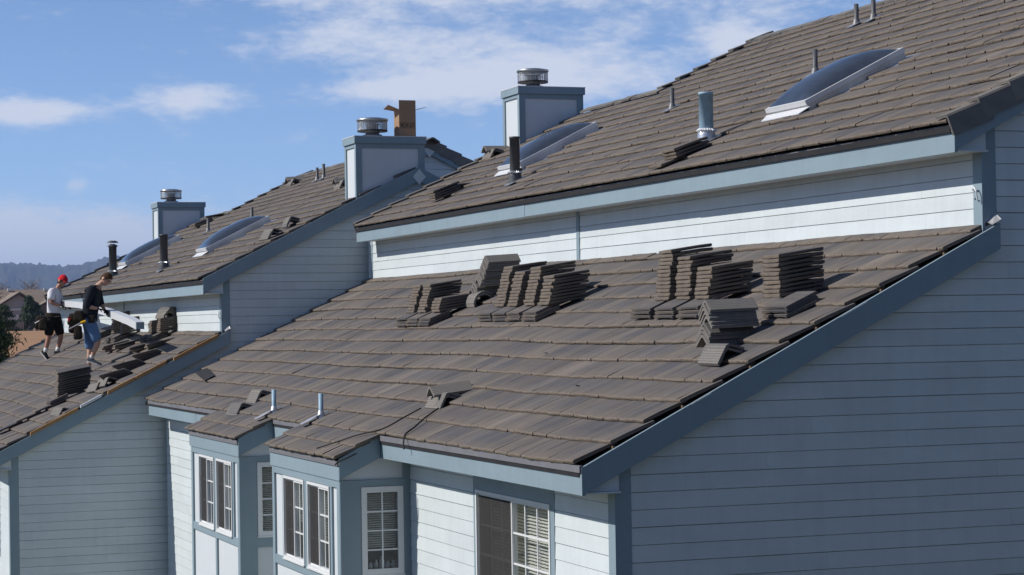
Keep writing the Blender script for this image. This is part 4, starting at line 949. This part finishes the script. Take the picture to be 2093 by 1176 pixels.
# ------------------------------------------------------------------ cardboard box on the far chimney
def box_on_chimney():
    o = empty('cardboard_box', (T2.x - .45, T2.y + 6.62, T2.z + 5.694)); tag(o, 'open cardboard box with dark printing standing on the far chimney', 'box')
    t = .006; hx, hy, h = .30, .30, .47
    pan = [('side_panel', (hx - t, hx, 0, hy, 0, .635)), ('side_panel', (0, t, 0, hy, 0, h)), ('back_panel', (t, hx - t, hy - t, hy, 0, h)), ('front_panel', (t, hx - t, 0, t, 0, h)), ('bottom_panel', (t, hx - t, t, hy - t, 0, t))]
    for n_, q in pan: boxo(n_, *q, 'cardboard', o)
    b = MB(); b.add([(t, 0, h), (hx - t, 0, h), (hx - t, -.19, h + .075), (t, -.19, h + .03), (t, .005, h + .006), (hx - t, .005, h + .006), (hx - t, -.19, h + .081), (t, -.19, h + .036)], [(0, 1, 2, 3), (7, 6, 5, 4), (0, 4, 5, 1), (1, 5, 6, 2), (2, 6, 7, 3), (3, 7, 4, 0)]); b.build('flap', 'cardboard', o)
    b = MB(); b.add([(.02, hy, h), (.26, hy, h), (.26, hy + .20, h + .055), (.02, hy + .20, h + .055), (.02, hy, h + .006), (.26, hy, h + .006), (.26, hy + .20, h + .061), (.02, hy + .20, h + .061)], [(0, 1, 2, 3), (7, 6, 5, 4), (0, 4, 5, 1), (1, 5, 6, 2), (2, 6, 7, 3), (3, 7, 4, 0)]); b.build('flap', 'cardboard', o)
    b = MB(); X = hx + .001                                 # blurred block lettering printed on the side
    glyph = [(.02, .035), (.065, .02), (.085, .055), (.115, .02), (.14, .045), (.175, .018), (.19, .04), (.235, .018), (.245, .045)]
    r = random.Random(2)
    for k in range(6):
        y = .025 + k * .043; b.box(X, X + .001, y, y + .010, .175, .255)
        if k != 3: b.box(X, X + .001, y + .012, y + .032, .175 + (.068 if k % 2 else .03), .187 + (.068 if k % 2 else .03))
        if k in (0, 2, 5): b.box(X, X + .001, y + .026, y + .034, .175, .24)
        if k in (1, 4): b.box(X, X + .001, y + .012, y + .030, .177, .188)
    b.box(X, X + .001, .02, .275, .155, .162)
    b.build('printed_lettering', 'ink', o)
box_on_chimney()

# ------------------------------------------------------------------ people carrying the white channel
def skinned(name, verts, edges, radii, material, parent, level=2, root=0):
    me = bpy.data.meshes.new(name); me.from_pydata([tuple(v) for v in verts], edges, []); me.materials.append(MAT[material])
    o = link(name, me, parent); sk = o.modifiers.new('skin', 'SKIN'); sk.use_smooth_shade = True
    for i, r in enumerate(radii):
        v = me.skin_vertices[0].data[i]; v.radius = r if isinstance(r, tuple) else (r, r); v.use_root = (i == root)
    ss = o.modifiers.new('sub', 'SUBSURF'); ss.levels = level; ss.render_levels = level
    return o
IR = Vector((.343, .939, 0)).normalized(); TC = Vector((.939, -.343, 0)).normalized()     # image-right and towards the viewer, on the ground
class Pose:
    def __init__(s, foot, zx, zy, sc): s.f = Vector(foot); s.zx = zx; s.zy = zy; s.sc = sc
    def __call__(s, x, y, d=0.0): return IR * ((x - s.zx) / s.sc) + Vector((0, 0, 1)) * ((s.zy - y) / s.sc) + TC * d
def hand(body_parent, wrist, direc, up, side, material):
    """palm and five curled fingers as one skinned mesh"""
    d = direc.normalized(); u = up.normalized(); w_ = d.cross(u).normalized() * side
    V = [wrist, wrist + d * .05]; E_ = [(0, 1)]; Rr = [(.024, .018), (.034, .016)]
    for k in range(4):
        off = w_ * (.030 - .020 * k); L = (.075, .085, .080, .062)[k]; b0 = len(V)
        V += [wrist + d * .09 + off, wrist + d * (.09 + L * .45) + off - u * .012, wrist + d * (.09 + L * .62) + off - u * (.012 + L * .35), wrist + d * (.09 + L * .40) + off - u * (.012 + L * .62)]
        E_ += [(1, b0), (b0, b0 + 1), (b0 + 1, b0 + 2), (b0 + 2, b0 + 3)]; Rr += [.0105, .0095, .0088, .0075]
    b0 = len(V); V += [wrist + d * .035 + w_ * .04, wrist + d * .065 + w_ * .058 - u * .02, wrist + d * .085 + w_ * .048 - u * .045]; E_ += [(1, b0), (b0, b0 + 1), (b0 + 1, b0 + 2)]; Rr += [.014, .011, .0085]
    return skinned('hand', V, E_, Rr, material, body_parent, 1)
def head_mesh(name, c, look, up, material, parent, s=1.0):
    """a head with brow, nose, mouth, chin and ears"""
    f = look.normalized(); r = f.cross(up).normalized(); u = r.cross(f).normalized(); b = MB(); n, m_ = 20, 16
    for j in range(m_ + 1):
        th = math.pi * j / m_
        for i in range(n):
            ph = 2 * math.pi * i / n; x, y, z = math.sin(th) * math.cos(ph), math.sin(th) * math.sin(ph), math.cos(th)
            X, Y, Z = x * .098, y * .076, z * .122
            if z < 0: X *= 1 - .18 * z * z; Y *= 1 + .38 * z
            if x > 0:
                X *= .93
                if z < -.2: X += .012 * x * (-z)
                e = math.exp(-(y / .22) ** 2)
                X += .030 * e * math.exp(-((z + .18) / .16) ** 2) * x            # nose
                X -= .010 * math.exp(-((abs(y) - .38) / .16) ** 2) * math.exp(-((z - .05) / .12) ** 2)   # eye sockets
                X += .006 * math.exp(-((z + .52) / .07) ** 2) * e - .006 * math.exp(-((z + .44) / .05) ** 2) * e
                X += .010 * math.exp(-((z + .82) / .12) ** 2) * e
            b.v.append(tuple(c + (f * X + r * Y + u * Z) * s))
    b.f = [(j * n + i, j * n + (i + 1) % n, (j + 1) * n + (i + 1) % n, (j + 1) * n + i) for j in range(m_) for i in range(n)]
    for sd in (-1, 1):
        q = [c + (f * (-.012 + .024 * math.cos(a)) + r * sd * .078 + u * (-.005 + .034 * math.sin(a))) * s for a in np.linspace(0, 2 * math.pi, 8, endpoint=False)]; q2 = [p + r * sd * .014 * s - f * .008 * s for p in q]
        b.add(q + q2, [(i, (i + 1) % 8, 8 + (i + 1) % 8, 8 + i) for i in range(8)] + [tuple(range(8, 16))])
    return b.build(name, material, parent, True)
def eyes(c, look, up, parent, s=1.0):
    f = look.normalized(); r = f.cross(up).normalized(); u = r.cross(f).normalized(); b = MB()
    for sd in (-1, 1):
        p = c + (f * .078 + r * sd * .031 + u * .012) * s; b.lathe([(0, .0), (.009 * s, .002), (0, .006)], 0, 0, 8); n0 = len(b.v) - 24
        for k in range(24):
            v = b.v[n0 + k]; b.v[n0 + k] = tuple(p + r * v[0] + u * v[1] + f * v[2])
    b.build('eyes', 'rubber', parent)
def cap_shell(name, c, look, up, material, parent, lo, s=1.0, brim=0.0, back=1.0):
    f = look.normalized(); r = f.cross(up).normalized(); u = r.cross(f).normalized(); b = MB(); n, m_ = 22, 9; rr = random.Random(3)
    for j in range(m_ + 1):
        for i in range(n):
            ph = 2 * math.pi * i / n; low = lo[0] + (lo[1] - lo[0]) * (.5 - .5 * math.cos(ph)); th = (math.pi / 2 - math.asin(max(-.95, min(.95, low)))) * j / m_
            k = 1.07 + rr.uniform(-.008, .012)
            b.v.append(tuple(c + (f * math.sin(th) * math.cos(ph) * .102 * k + r * math.sin(th) * math.sin(ph) * .080 * k + u * math.cos(th) * .126 * k) * s))
    b.f = [(j * n + i, j * n + (i + 1) % n, (j + 1) * n + (i + 1) % n, (j + 1) * n + i) for j in range(m_) for i in range(n)]
    o = b.build(name, material, parent, True); sm = o.modifiers.new('sol', 'SOLIDIFY'); sm.thickness = .008
    if brim:
        b = MB(); pts = []
        for k in range(9):
            a = -1.15 + 2.3 * k / 8; pts.append((c + (f * (math.cos(a) * .098) + r * math.sin(a) * .082 + u * lo[0] * .12) * s, c + (f * (math.cos(a) * .100 + brim * math.cos(a) ** .5) + r * math.sin(a) * .086 + u * (lo[0] * .12 - .022 - .012 * abs(math.sin(a)))) * s))
        b.v = [tuple(p) for q in pts for p in q]; b.f = [(2 * k, 2 * k + 1, 2 * k + 3, 2 * k + 2) for k in range(8)]
        br = b.build('cap_brim', material, o, True); sm = br.modifiers.new('sol', 'SOLIDIFY'); sm.thickness = .006
    return o
def shoe(ankle, toe, material, parent, slope=0.0):
    d = (toe - ankle); L = .27; f = Vector((d.x, d.y, d.z)).normalized(); s_ = f.cross(Vector((0, 0, 1))).normalized(); u = s_.cross(f); b = MB(); n = 12
    st = [(-.07, .034, .085), (-.03, .042, .105), (.03, .044, .085), (.09, .048, .060), (.15, .050, .048), (.19, .040, .040), (.215, .014, .026)]
    base = ankle - u * .085
    for x, hw_, h in st:
        for k in range(n):
            a = 2 * math.pi * k / n; cy = math.cos(a); sz = math.sin(a); b.v.append(tuple(base + f * x + s_ * cy * hw_ + u * (h * .5 + sz * h * .5)))
    for j in range(len(st) - 1):
        for k in range(n): b.f.append((j * n + k, j * n + (k + 1) % n, (j + 1) * n + (k + 1) % n, (j + 1) * n + k))
    b.f += [tuple(range(n)), tuple(range((len(st) - 1) * n, len(st) * n))]
    o = b.build('shoe', material, parent, True)
    b = MB()
    for x, hw_, h in st:
        for cy in (-1, 1): b.v += [tuple(base + f * x + s_ * cy * hw_ * 1.04 - u * .004), tuple(base + f * x + s_ * cy * hw_ * 1.04 + u * .018)]
    for j in range(len(st) - 1):
        i = 4 * j; b.f += [(i, i + 2, i + 6, i + 4), (i + 1, i + 5, i + 7, i + 3), (i, i + 4, i + 5, i + 1), (i + 2, i + 3, i + 7, i + 6)]
    b.f += [(0, 1, 3, 2), (24, 26, 27, 25)]
    b.build('sole', 'shoe_sole', o)
    return o
def person(name, foot, label, P, J, M_):
    """J: joints in traced coordinates (x, y, depth)"""
    o = empty(name, foot); tag(o, label, 'person')
    j = {k: P(*v) for k, v in J.items()}
    V = []; E_ = []; Rr = []; idx = {}
    def add(k, r, par=None, p=None):
        idx[k] = len(V); V.append(p if p is not None else j[k]); Rr.append(r)
        if par is not None: E_.append((idx[par], idx[k]))
    add('pelvis', (.150, .120)); add('waist', (.140, .108), 'pelvis'); add('chest', (.165, .118), 'waist'); add('neckb', (.085, .075), 'chest'); add('neck', .054, 'neckb'); add('skull', .062, 'neck', j['head'] - (j['head'] - j['neck']) * .25)
    for s in ('n', 'f'):
        add('sh' + s, .068, 'chest'); add('el' + s, .046, 'sh' + s); add('fo' + s, .042, 'el' + s, j['el' + s].lerp(j['wr' + s], .3)); add('wr' + s, .028, 'fo' + s)
        add('hip' + s, .092, 'pelvis'); add('th' + s, .082, 'hip' + s, j['hip' + s].lerp(j['kn' + s], .45)); add('kn' + s, .058, 'th' + s); add('ca' + s, .058, 'kn' + s, j['kn' + s].lerp(j['an' + s], .32)); add('an' + s, .036, 'ca' + s)
    body = skinned('body', V, E_, Rr, M_['skin'], o)
    # shirt
    V2 = [j['pelvis'].lerp(j['waist'], .22), j['waist'], j['chest'], j['neckb'] - (j['neckb'] - j['chest']) * .15]; E2 = [(0, 1), (1, 2), (2, 3)]; bk = M_.get('bulk', 1.0); R2 = [(.172 * bk, .138 * bk), (.170 * bk, .138 * bk), (.188 * bk, .142 * bk), (.098, .085)]
    for s in ('n', 'f'):
        b0 = len(V2); tip = j['sh' + s].lerp(j['el' + s], M_['sleeve']) if M_['sleeve'] <= 1 else j['el' + s]
        V2 += [j['sh' + s], tip]; R2 += [(.098 if M_['sleeve'] < 1 else .088) * bk, .088 if M_['sleeve'] < 1 else .066 * bk]; E2 += [(2, b0), (b0, b0 + 1)]
        if M_['sleeve'] > 1: V2.append(j['el' + s].lerp(j['wr' + s], M_['sleeve'] - 1)); R2.append(.056); E2.append((b0 + 1, b0 + 2))
    shirt = skinned('shirt', V2, E2, R2, M_['shirt'], o, root=1)
    if M_.get('hood'):
        skinned('hood', [j['neckb'] - IR * .07 + Vector((0, 0, .01)), j['neckb'] - IR * .14 + Vector((0, 0, -.05)), j['chest'] - IR * .17 + Vector((0, 0, .06))], [(0, 1), (1, 2)], [(.095, .06), (.10, .07), (.06, .05)], M_['shirt'], o)
    # shorts
    V3 = [j['waist'].lerp(j['pelvis'], .10), j['pelvis']]; E3 = [(0, 1)]; R3 = [(.165, .135), (.180, .150)]
    for s in ('n', 'f'):
        b0 = len(V3); V3 += [j['hip' + s], j['hip' + s].lerp(j['kn' + s], .55), j['kn' + s].lerp(j['an' + s], M_['hem']) if M_['hem'] >= 0 else j['hip' + s].lerp(j['kn' + s], 1 + M_['hem'])]
        R3 += [.118, .112, .104]; E3 += [(1, b0), (b0, b0 + 1), (b0 + 1, b0 + 2)]
    skinned('shorts', V3, E3, R3, M_['shorts'], o)
    for s in ('n', 'f'):
        toe = j['to' + s]
        sk_ = MB(); sk_.tube([j['an' + s].lerp(j['kn' + s], M_['sock']), j['an' + s].lerp(j['kn' + s], .06), j['an' + s] - Vector((0, 0, .02))], [.050, .045, .045], 12); sk_.build('sock', 'sock', o, True)
        shoe(j['an' + s] - Vector((0, 0, .01)), toe, M_['shoe'], o)
        d = (j['wr' + s] - j['el' + s]).normalized(); hand(o, j['wr' + s] - d * .01, d, Vector((0, 0, 1)), 1 if s == 'n' else -1, M_['hand'])
    look = P(*J['look']) - j['head']; up = (j['head'] - j['neck']).normalized().lerp(Vector((0, 0, 1)), .5)
    head_mesh('head', j['head'], look, up, M_['skin'], o, M_['hs']); eyes(j['head'], look, up, o, M_['hs'])
    if M_.get('cap'):
        cap_shell('cap', j['head'], look, up, M_['cap'], o, (.18, .02), M_['hs'], .085); cap_shell('hair', j['head'] - up * .012, look, up, 'hair', o, (.15, -.45), M_['hs'] * .97)
    else: cap_shell('hair', j['head'] + up * .004, look, up, 'hair', o, (.48, -.50), M_['hs'])
    b = MB(); f = look.normalized(); r = f.cross(up).normalized(); c = j['head'] + f * .088 * M_['hs'] + up * .014   # safety glasses
    for sd in (-1, 1):
        q = c + r * sd * .034
        b.v += [tuple(q + r * a_ * .028 + up * b__ * .017 + f * .004 * (1 - abs(a_))) for a_, b__ in ((-1, -.8), (1, -.7), (1, .8), (-1, .9))]; n0 = len(b.v) - 4; b.f.append((n0, n0 + 1, n0 + 2, n0 + 3))
        b.tube([tuple(q + r * sd * .028), tuple(j['head'] + r * sd * .085 * M_['hs'] + up * .012)], .003, 5)
    b.build('safety_glasses', M_['glasses'], o)
    return o, j
def pouch(parent, c, w_, h, d, material, seed):
    r = random.Random(seed); bm = bmesh.new(); bmesh.ops.create_cube(bm, size=1.0); bmesh.ops.subdivide_edges(bm, edges=bm.edges, cuts=2, use_grid_fill=True)
    for v in bm.verts:
        p = v.co; k = 1 + .25 * (p.z < 0) ; q = IR * p.x * w_ * k + TC * p.y * d * k + Vector((0, 0, 1)) * p.z * h
        v.co = c + q + Vector((r.uniform(-1, 1), r.uniform(-1, 1), r.uniform(-1, 1))) * .014
    me = bpy.data.meshes.new('tool_pouch'); bm.to_mesh(me); bm.free(); me.materials.append(MAT[material]); me.polygons.foreach_set('use_smooth', [True] * len(me.polygons))
    o = link('tool_pouch', me, parent); ss = o.modifiers.new('sub', 'SUBSURF'); ss.levels = 1; ss.render_levels = 1; return o
def belt(parent, c, tilt=0.0):
    b = MB(); b.lathe([(.196, -.045), (.200, -.02), (.200, .02), (.194, .045), (.185, .045), (.185, -.045)], 0, 0, 20, .82)
    b.v = [tuple(c + IR * v[0] * .86 + TC * v[1] * 1.05 + Vector((0, 0, 1)) * (v[2] - tilt * v[0])) for v in b.v]; b.f += [tuple(range(100, 120)) ] if False else []
    return b.build('tool_belt', 'leather', parent, True)
# hooded roofer
f2 = Vector((T2.x - 4.62, T2.y + 1.98, T2.z + PA(1.98)))
P2 = Pose(f2, 590, 1103, 529)
J2 = dict(pelvis=(600, 605, 0), waist=(585, 515, 0), chest=(640, 358, 0), neckb=(688, 276, 0), neck=(712, 250, 0), head=(768, 208, 0), look=(858, 272, .05),
          shn=(640, 312, .18), eln=(596, 465, .24), wrn=(705, 492, .20), shf=(655, 300, -.17), elf=(690, 440, -.20), wrf=(742, 500, -.10),
          hipn=(615, 640, .10), knn=(700, 800, .12), ann=(632, 962, .13), ton=(745, 1000, .16), hipf=(585, 640, -.10), knf=(600, 850, -.08), anf=(583, 1062, -.06), tof=(650, 1092, -.02))
p2, j2 = person('person', f2, 'roofer in dark hooded sweatshirt and long denim shorts, stepping up the far roof', P2, J2,
                dict(skin='skin', shirt='navy_cloth', shorts='denim', shoe='shoe_grey', hand='glove', sleeve=1.45, hem=.20, sock=.10, hs=1.02, hood=True, bulk=1.12, glasses='rubber'))
belt(p2, P2(588, 585, 0), .10)
for k, (x, y, d, w_, h, dd) in enumerate(((470, 590, .12, .20, .22, .12), (520, 560, .20, .16, .20, .10), (505, 720, .16, .13, .26, .10), (450, 660, .05, .14, .24, .12), (640, 590, .18, .10, .14, .08))): pouch(p2, P2(x, y, d), w_, h, dd, 'leather', k)
b = MB(); b.tube([P2(430, 685, .26), P2(560, 618, .26)], .012, 8); b.build('hammer_shaft', 'steel', p2); b = MB(); b.tube([P2(545, 628, .27), P2(595, 610, .27)], .026, 8); b.build('tape_measure', 'yellow', p2); b = MB(); b.tube([P2(415, 570, .18), P2(425, 605, .18), P2(440, 580, .18)], .020, 8); b.build('red_tool_handle', 'red_handle', p2)
# capped roofer
f1 = Vector((T2.x - 12.9, T2.y + 2.36, T2.z + PA(2.36)))
P1 = Pose(f1, 165, 925, 448)
J1 = dict(pelvis=(228, 540, 0), waist=(228, 465, 0), chest=(245, 325, 0), neckb=(278, 248, 0), neck=(292, 226, 0), head=(326, 178, 0), look=(430, 205, .12),
          shn=(232, 285, .18), eln=(232, 392, .22), wrn=(322, 418, .20), shf=(265, 285, -.17), elf=(285, 390, -.20), wrf=(345, 415, -.12),
          hipn=(205, 570, .10), knn=(192, 735, .11), ann=(160, 868, .12), ton=(225, 940, .20), hipf=(258, 570, -.09), knf=(298, 730, -.06), anf=(262, 862, -.05), tof=(345, 862, -.02))
p1, j1 = person('person', f1, 'roofer in red cap, white T-shirt and black shorts holding the white channel', P1, J1,
                dict(skin='skin_tan', shirt='white_shirt', shorts='black_cloth', shoe='shoe_black', hand='glove', sleeve=.80, hem=-.06, sock=.24, hs=1.05, cap='red_cloth', glasses='white_metal'))
belt(p1, P1(225, 510, 0), .06)
for k, (x, y, d, w_, h, dd) in enumerate(((120, 570, .12, .20, .24, .12), (95, 600, .02, .14, .22, .10), (150, 600, .22, .16, .26, .10))): pouch(p1, P1(x, y, d), w_, h, dd, 'leather', 20 + k)
b = MB(); b.tube([P1(70, 590, .22), P1(150, 548, .24)], .013, 8); b.build('hammer_shaft', 'steel', p1)
# long folded white metal channel they carry, sagging towards its near end
def channel():
    path = [(-33.2, .30, 2.30), (-31.5, .27, 2.285), (-29.0, .19, 2.225), (-27.2, .10, 2.16), (-25.5, .01, 2.085), (-24.0, -.07, 2.02), (-22.5, -.14, 1.935), (-21.0, -.19, 1.84), (-20.0, -.22, 1.755)]
    P = [Vector(p) for p in path]; b = MB(); hw_, h, t = .070, .125, .004
    sec = [(-hw_, -h), (-hw_, 0), (hw_, 0), (hw_, -h), (hw_ - .02, -h), (hw_ - t, -h + t), (hw_ - t, -t), (-hw_ + t, -t), (-hw_ + t, -h)]
    for i, p in enumerate(P):
        d = (P[min(i + 1, len(P) - 1)] - P[max(i - 1, 0)]).normalized(); s_ = d.cross(Vector((0, 0, 1))).normalized(); u = s_.cross(d)
        for x, z in sec: b.v.append(tuple(p + s_ * x + u * z))
    n = len(sec)
    for i in range(len(P) - 1):
        for k in range(n): b.f.append((i * n + k, i * n + (k + 1) % n, (i + 1) * n + (k + 1) % n, (i + 1) * n + k))
    o = b.build('metal_channel', 'white_metal'); tag(o, 'long white sheet-metal channel carried between the two roofers', 'metal channel')
    MB().box(-20.03, -19.985, -.284, -.156, 1.637, 1.75).build('end_plate', 'trim', o)
channel()

# ------------------------------------------------------------------ trees and far houses
def foliage(name, pts, size, material, parent, seed, aspect=1.0):
    r = np.random.default_rng(seed); n = len(pts); P = np.array(pts)
    a = r.normal(size=(n, 3)); a /= np.linalg.norm(a, axis=1)[:, None]; c = np.cross(a, r.normal(size=(n, 3))); c /= np.linalg.norm(c, axis=1)[:, None]
    sz = size * r.uniform(.6, 1.4, n)[:, None]; aspect = aspect * (.42 if 'leaf' in material and 'shrub' not in material else 1)
    V = np.stack([P - a * sz, P + c * sz * .45 * aspect, P + a * sz, P - c * sz * .45 * aspect], 1).reshape(-1, 3)
    me = bpy.data.meshes.new(name); me.from_pydata(V.tolist(), [], [(4 * i, 4 * i + 1, 4 * i + 2, 4 * i + 3) for i in range(n)])
    at = me.attributes.new('rnd', 'FLOAT', 'POINT'); at.data.foreach_set('value', np.repeat(r.random(n), 4).astype(np.float32)); me.materials.append(MAT[material])
    return link(name, me, parent)
def conifer(name, base, h, rad, label, material, n, seed, size, group=None, low=.12, taper=1.0):
    o = empty(name, base); tag(o, label, 'tree', group); r = random.Random(seed)
    b = MB(); b.tube([(0, 0, -.3), (.02 * h * .2, 0, h * .5), (0, 0, h * .98)], [h * .022, h * .014, .01], 8); limbs = []
    pts = []; nb = max(18, int(h * 9))
    for k in range(nb):
        t = low + (1 - low) * (k / nb) ** .9; a = r.uniform(0, 6.28); L = rad * (1 - t) ** (.75 * taper) * r.uniform(.6, 1.15) + .06 * rad; z0 = h * t
        e = Vector((math.cos(a) * L, math.sin(a) * L, z0 + L * r.uniform(-.15, .30)))
        b.tube([(0, 0, z0), tuple(e * .6 + Vector((0, 0, z0 * .4)) * 1.0)], [h * .006 + .006, .004], 5); s0 = Vector((0, 0, z0))
        m_ = int(n / nb)
        for q in range(m_):
            u = r.random() ** .6; p = s0.lerp(e, .2 + .85 * u); sp = .10 * L + .09 * rad
            pts.append((p.x + r.gauss(0, sp * .7), p.y + r.gauss(0, sp * .7), p.z + r.gauss(0, sp * .5)))
    b.build('trunk', 'bark', o); foliage('crown', pts, size, material, o, seed); return o
conifer('pine_tree', (-50.2, .10, G0), 8.2, 2.1, 'dark green pine at the left edge beyond the far roof', 'pine_leaf', 42000, 3, .095, low=.30, taper=.7)
conifer('pine_tree', (-39.7, -5.4, G0), 15.0, 2.7, 'unseen pine added outside the left edge, shading the far roof', 'pine_leaf', 9000, 13, .14, low=.25)  # unseen tree, put in to cast shade on the far lower roof
conifer('spruce_tree', (-214.0, 23.1, ground_h(-214, 23)), 3.6, 1.7, 'small green conifer in front of the far brown-roofed house', 'spruce_leaf', 4000, 5, .24, low=.06)
conifer('spruce_tree', (-205.0, 19.2, ground_h(-205, 19)), 2.6, 1.5, 'low dark shrub-like conifer left of the far house garden', 'pine_leaf', 2600, 8, .22, low=.02)
for i, (x, y, h) in enumerate(((-30, -27, 8.5), (-18, -30, 9.5), (-44, -24, 7.5), (-8, -33, 9))):
    conifer('spruce_tree', (x, y, G0), h, h * .30, '%s spruce across the lawn in front of the townhouses' % ('tall', 'tallest', 'leftmost', 'rightmost')[i], 'spruce_leaf', 1500, 40 + i, .25, 'spruces across the lawn')
for i, (x, y, s_) in enumerate(((-212, 24.6, 1.0), (-210, 25.6, 1.2), (-213, 21.3, .8))):
    o = empty('shrub', (x, y, ground_h(x, y))); tag(o, ('left', 'middle', 'right')[(1, 2, 0)[i]] + ' brownish shrub at the foot of the far house', 'shrub', 'shrubs at the far house'); r = random.Random(60 + i)
    pts = []
    while len(pts) < 260:
        p = Vector((r.uniform(-1, 1), r.uniform(-1, 1), r.uniform(0, 1)))
        if .3 < p.length < 1: pts.append(tuple(p * s_ * .9))
    foliage('foliage', pts, .16, 'shrub_leaf', o, 61 + i); b = MB(); b.tube([(0, 0, -.1), (0, 0, .5 * s_)], .04, 6); b.build('stem', 'bark', o)
def far_house(name, x, y, label, seed, wing=True):
    z = ground_h(x, y) - .1; o = empty(name, (x, y, z)); tag(o, label, 'house', 'houses on the far rise')
    # main block, ridge along Y; front faces +X
    boxo('wall', -8, 0, -7.5, 9, -1, 3.0, 'far_wall', o)
    rf = MB().prism([(-8.6, 2.75), (.6, 2.75), (.6, 2.95), (-4.0, 4.75), (-8.6, 2.95)], 'y', -8.0, 9.5).build('roof', 'far_roof', o)
    for yy in (-4.6, -.6, 3.4): boxo('roof_vent', -3.75, -3.45, yy, yy + .35, 4.62, 4.92, 'vinyl', rf)
    for yy in (-6.2, -4.2, 5.0, 7.2):
        w_ = boxobj('window', -.02, .05, yy, yy + 1.2, .9, 2.2, 'vinyl', o); g = boxobj('pane', .0505, .056, yy + .1, yy + 1.1, 1.0, 2.1, 'far_glass', o)
    if wing:
        boxo('wall', 0.001, 4.5, -2.6, 1.9, -1, 2.7, 'far_wall', o)
        MB().prism([(-2.6, 2.7), (1.9, 2.7), (-.35, 4.05)], 'x', 3.9, 4.49).build('gable_wall', 'far_wall', o)
        MB().prism([(-3.1, 2.45), (-.35, 4.15), (2.4, 2.45), (2.4, 2.65), (-.35, 4.36), (-3.1, 2.65)], 'x', -3.5, 5.0).build('roof', 'far_roof', o)
        MB().prism([(-3.1, 2.40), (-.35, 4.10), (2.4, 2.40), (2.4, 2.62), (-.35, 4.33), (-3.1, 2.62)], 'x', 5.001, 5.08).build('rake_board', 'far_trim', o)
        boxo('band', 4.5, 4.58, -2.6, 1.9, 2.35, 2.55, 'vinyl', o)
        boxobj('garage_door', 4.5, 4.55, -2.1, -.4, -.3, 1.9, 'vinyl', o)
        boxo('brick_wing', 4.6, 8.0, .9, 4.0, -1, 2.4, 'far_brick', o)
        MB().prism([(.9, 2.4), (4.0, 2.4), (2.45, 3.25)], 'x', 7.0, 7.99).build('brick_gable', 'far_brick', o)
        MB().prism([(.5, 2.2), (2.45, 3.27), (4.4, 2.2), (4.4, 2.38), (2.45, 3.46), (.5, 2.38)], 'x', 4.6, 8.4).build('roof', 'far_roof', o)
        MB().prism([(.5, 2.16), (2.45, 3.22), (4.4, 2.16), (4.4, 2.36), (2.45, 3.44), (.5, 2.36)], 'x', 8.401, 8.46).build('rake_board', 'far_trim', o)
    return o
far_house('far_house', -224.5, 23.0, 'far brown-roofed house with front gable behind the capped roofer', 1)
far_house('far_house', -262.0, 46.0, 'farther brown-roofed house right of the gabled house, mostly behind the roofs', 2, False)
for i in range(7):
    y = 19.8 + i * .62; pass
fo = empty('fence', (-212.5, 21.2, ground_h(-212.5, 21.2))); tag(fo, 'low grey wooden fence before the far house', 'fence')
for i in range(12): boxobj('picket', -.03, .03, i * .16 - .9, i * .16 - .9 + .13, 0, .95, 'fence_wood', fo)
boxobj('rail', -.075, -.031, -.9, 1.0, .65, .75, 'fence_wood', fo)
# bare trees along the far edge of the rise: one mass
def tree_line():
    r = random.Random(9); V = []; F = []; RN = []
    def twig(p, q, w_):
        d = (q - p); s_ = d.cross(Vector((r.uniform(-1, 1), r.uniform(-1, 1), r.uniform(-1, 1)))).normalized() * w_; n0 = len(V); V.extend([tuple(p - s_), tuple(p + s_), tuple(q)]); F.append((n0, n0 + 1, n0 + 2)); RN.extend([r.random()] * 3)
    for k in range(120):
        x = r.uniform(-420, -285); y = 10 + (-x - 285) * .05 + r.uniform(-25, 60); base = Vector((x, y, ground_h(x, y))); H_ = r.uniform(5.0, 8.5) * (1 + (-x - 285) / 500)
        top = base + Vector((0, 0, H_ * .55)); n0 = len(V)
        twig(base + Vector((0, 0, 0)), base + Vector((0, 0, H_)), .14)
        for q in range(95):
            z = r.uniform(.22, .9); a = r.uniform(0, 6.28); L = H_ * .36 * (1.05 - abs(z - .5) * 1.1) * r.uniform(.4, 1); p0 = base + Vector((math.cos(a) * L * .15 * r.random(), math.sin(a) * L * .15 * r.random(), H_ * z)); p1 = p0 + Vector((math.cos(a) * L, math.sin(a) * L, L * r.uniform(.2, 1.1))); twig(p0, p1, .045)
            for _ in range(2):
                m_ = p0.lerp(p1, r.uniform(.4, .9)); twig(m_, m_ + Vector((r.uniform(-.8, .8), r.uniform(-.8, .8), r.uniform(.1, .9))), .03)
    me = bpy.data.meshes.new('bare_tree_line'); me.from_pydata(V, [], F); at = me.attributes.new('rnd', 'FLOAT', 'POINT'); at.data.foreach_set('value', np.array(RN, np.float32)); me.materials.append(MAT['bare_twig'])
    tag(link('bare_tree_line', me), 'line of bare brown trees behind the far houses', 'trees', None, 'stuff')
tree_line()

# ------------------------------------------------------------------ haze
hz = MB().box(-12600, 4600, -9600, 9600, -75, 420); o = hz.build('haze', 'felt'); o.data.materials.clear()
m = bpy.data.materials.new('haze'); m.use_nodes = True; nt = m.node_tree; nt.nodes.clear(); oo = nt.nodes.new('ShaderNodeOutputMaterial'); pv = nt.nodes.new('ShaderNodeVolumePrincipled')
pv.inputs['Color'].default_value = (.46, .63, 1.0, 1); pv.inputs['Density'].default_value = 9.5e-5; pv.inputs['Anisotropy'].default_value = 0.0
nt.links.new(pv.outputs[0], oo.inputs['Volume']); o.data.materials.append(m); tag(o, 'blue distance haze over the valley and mountains', 'haze', None, 'stuff')
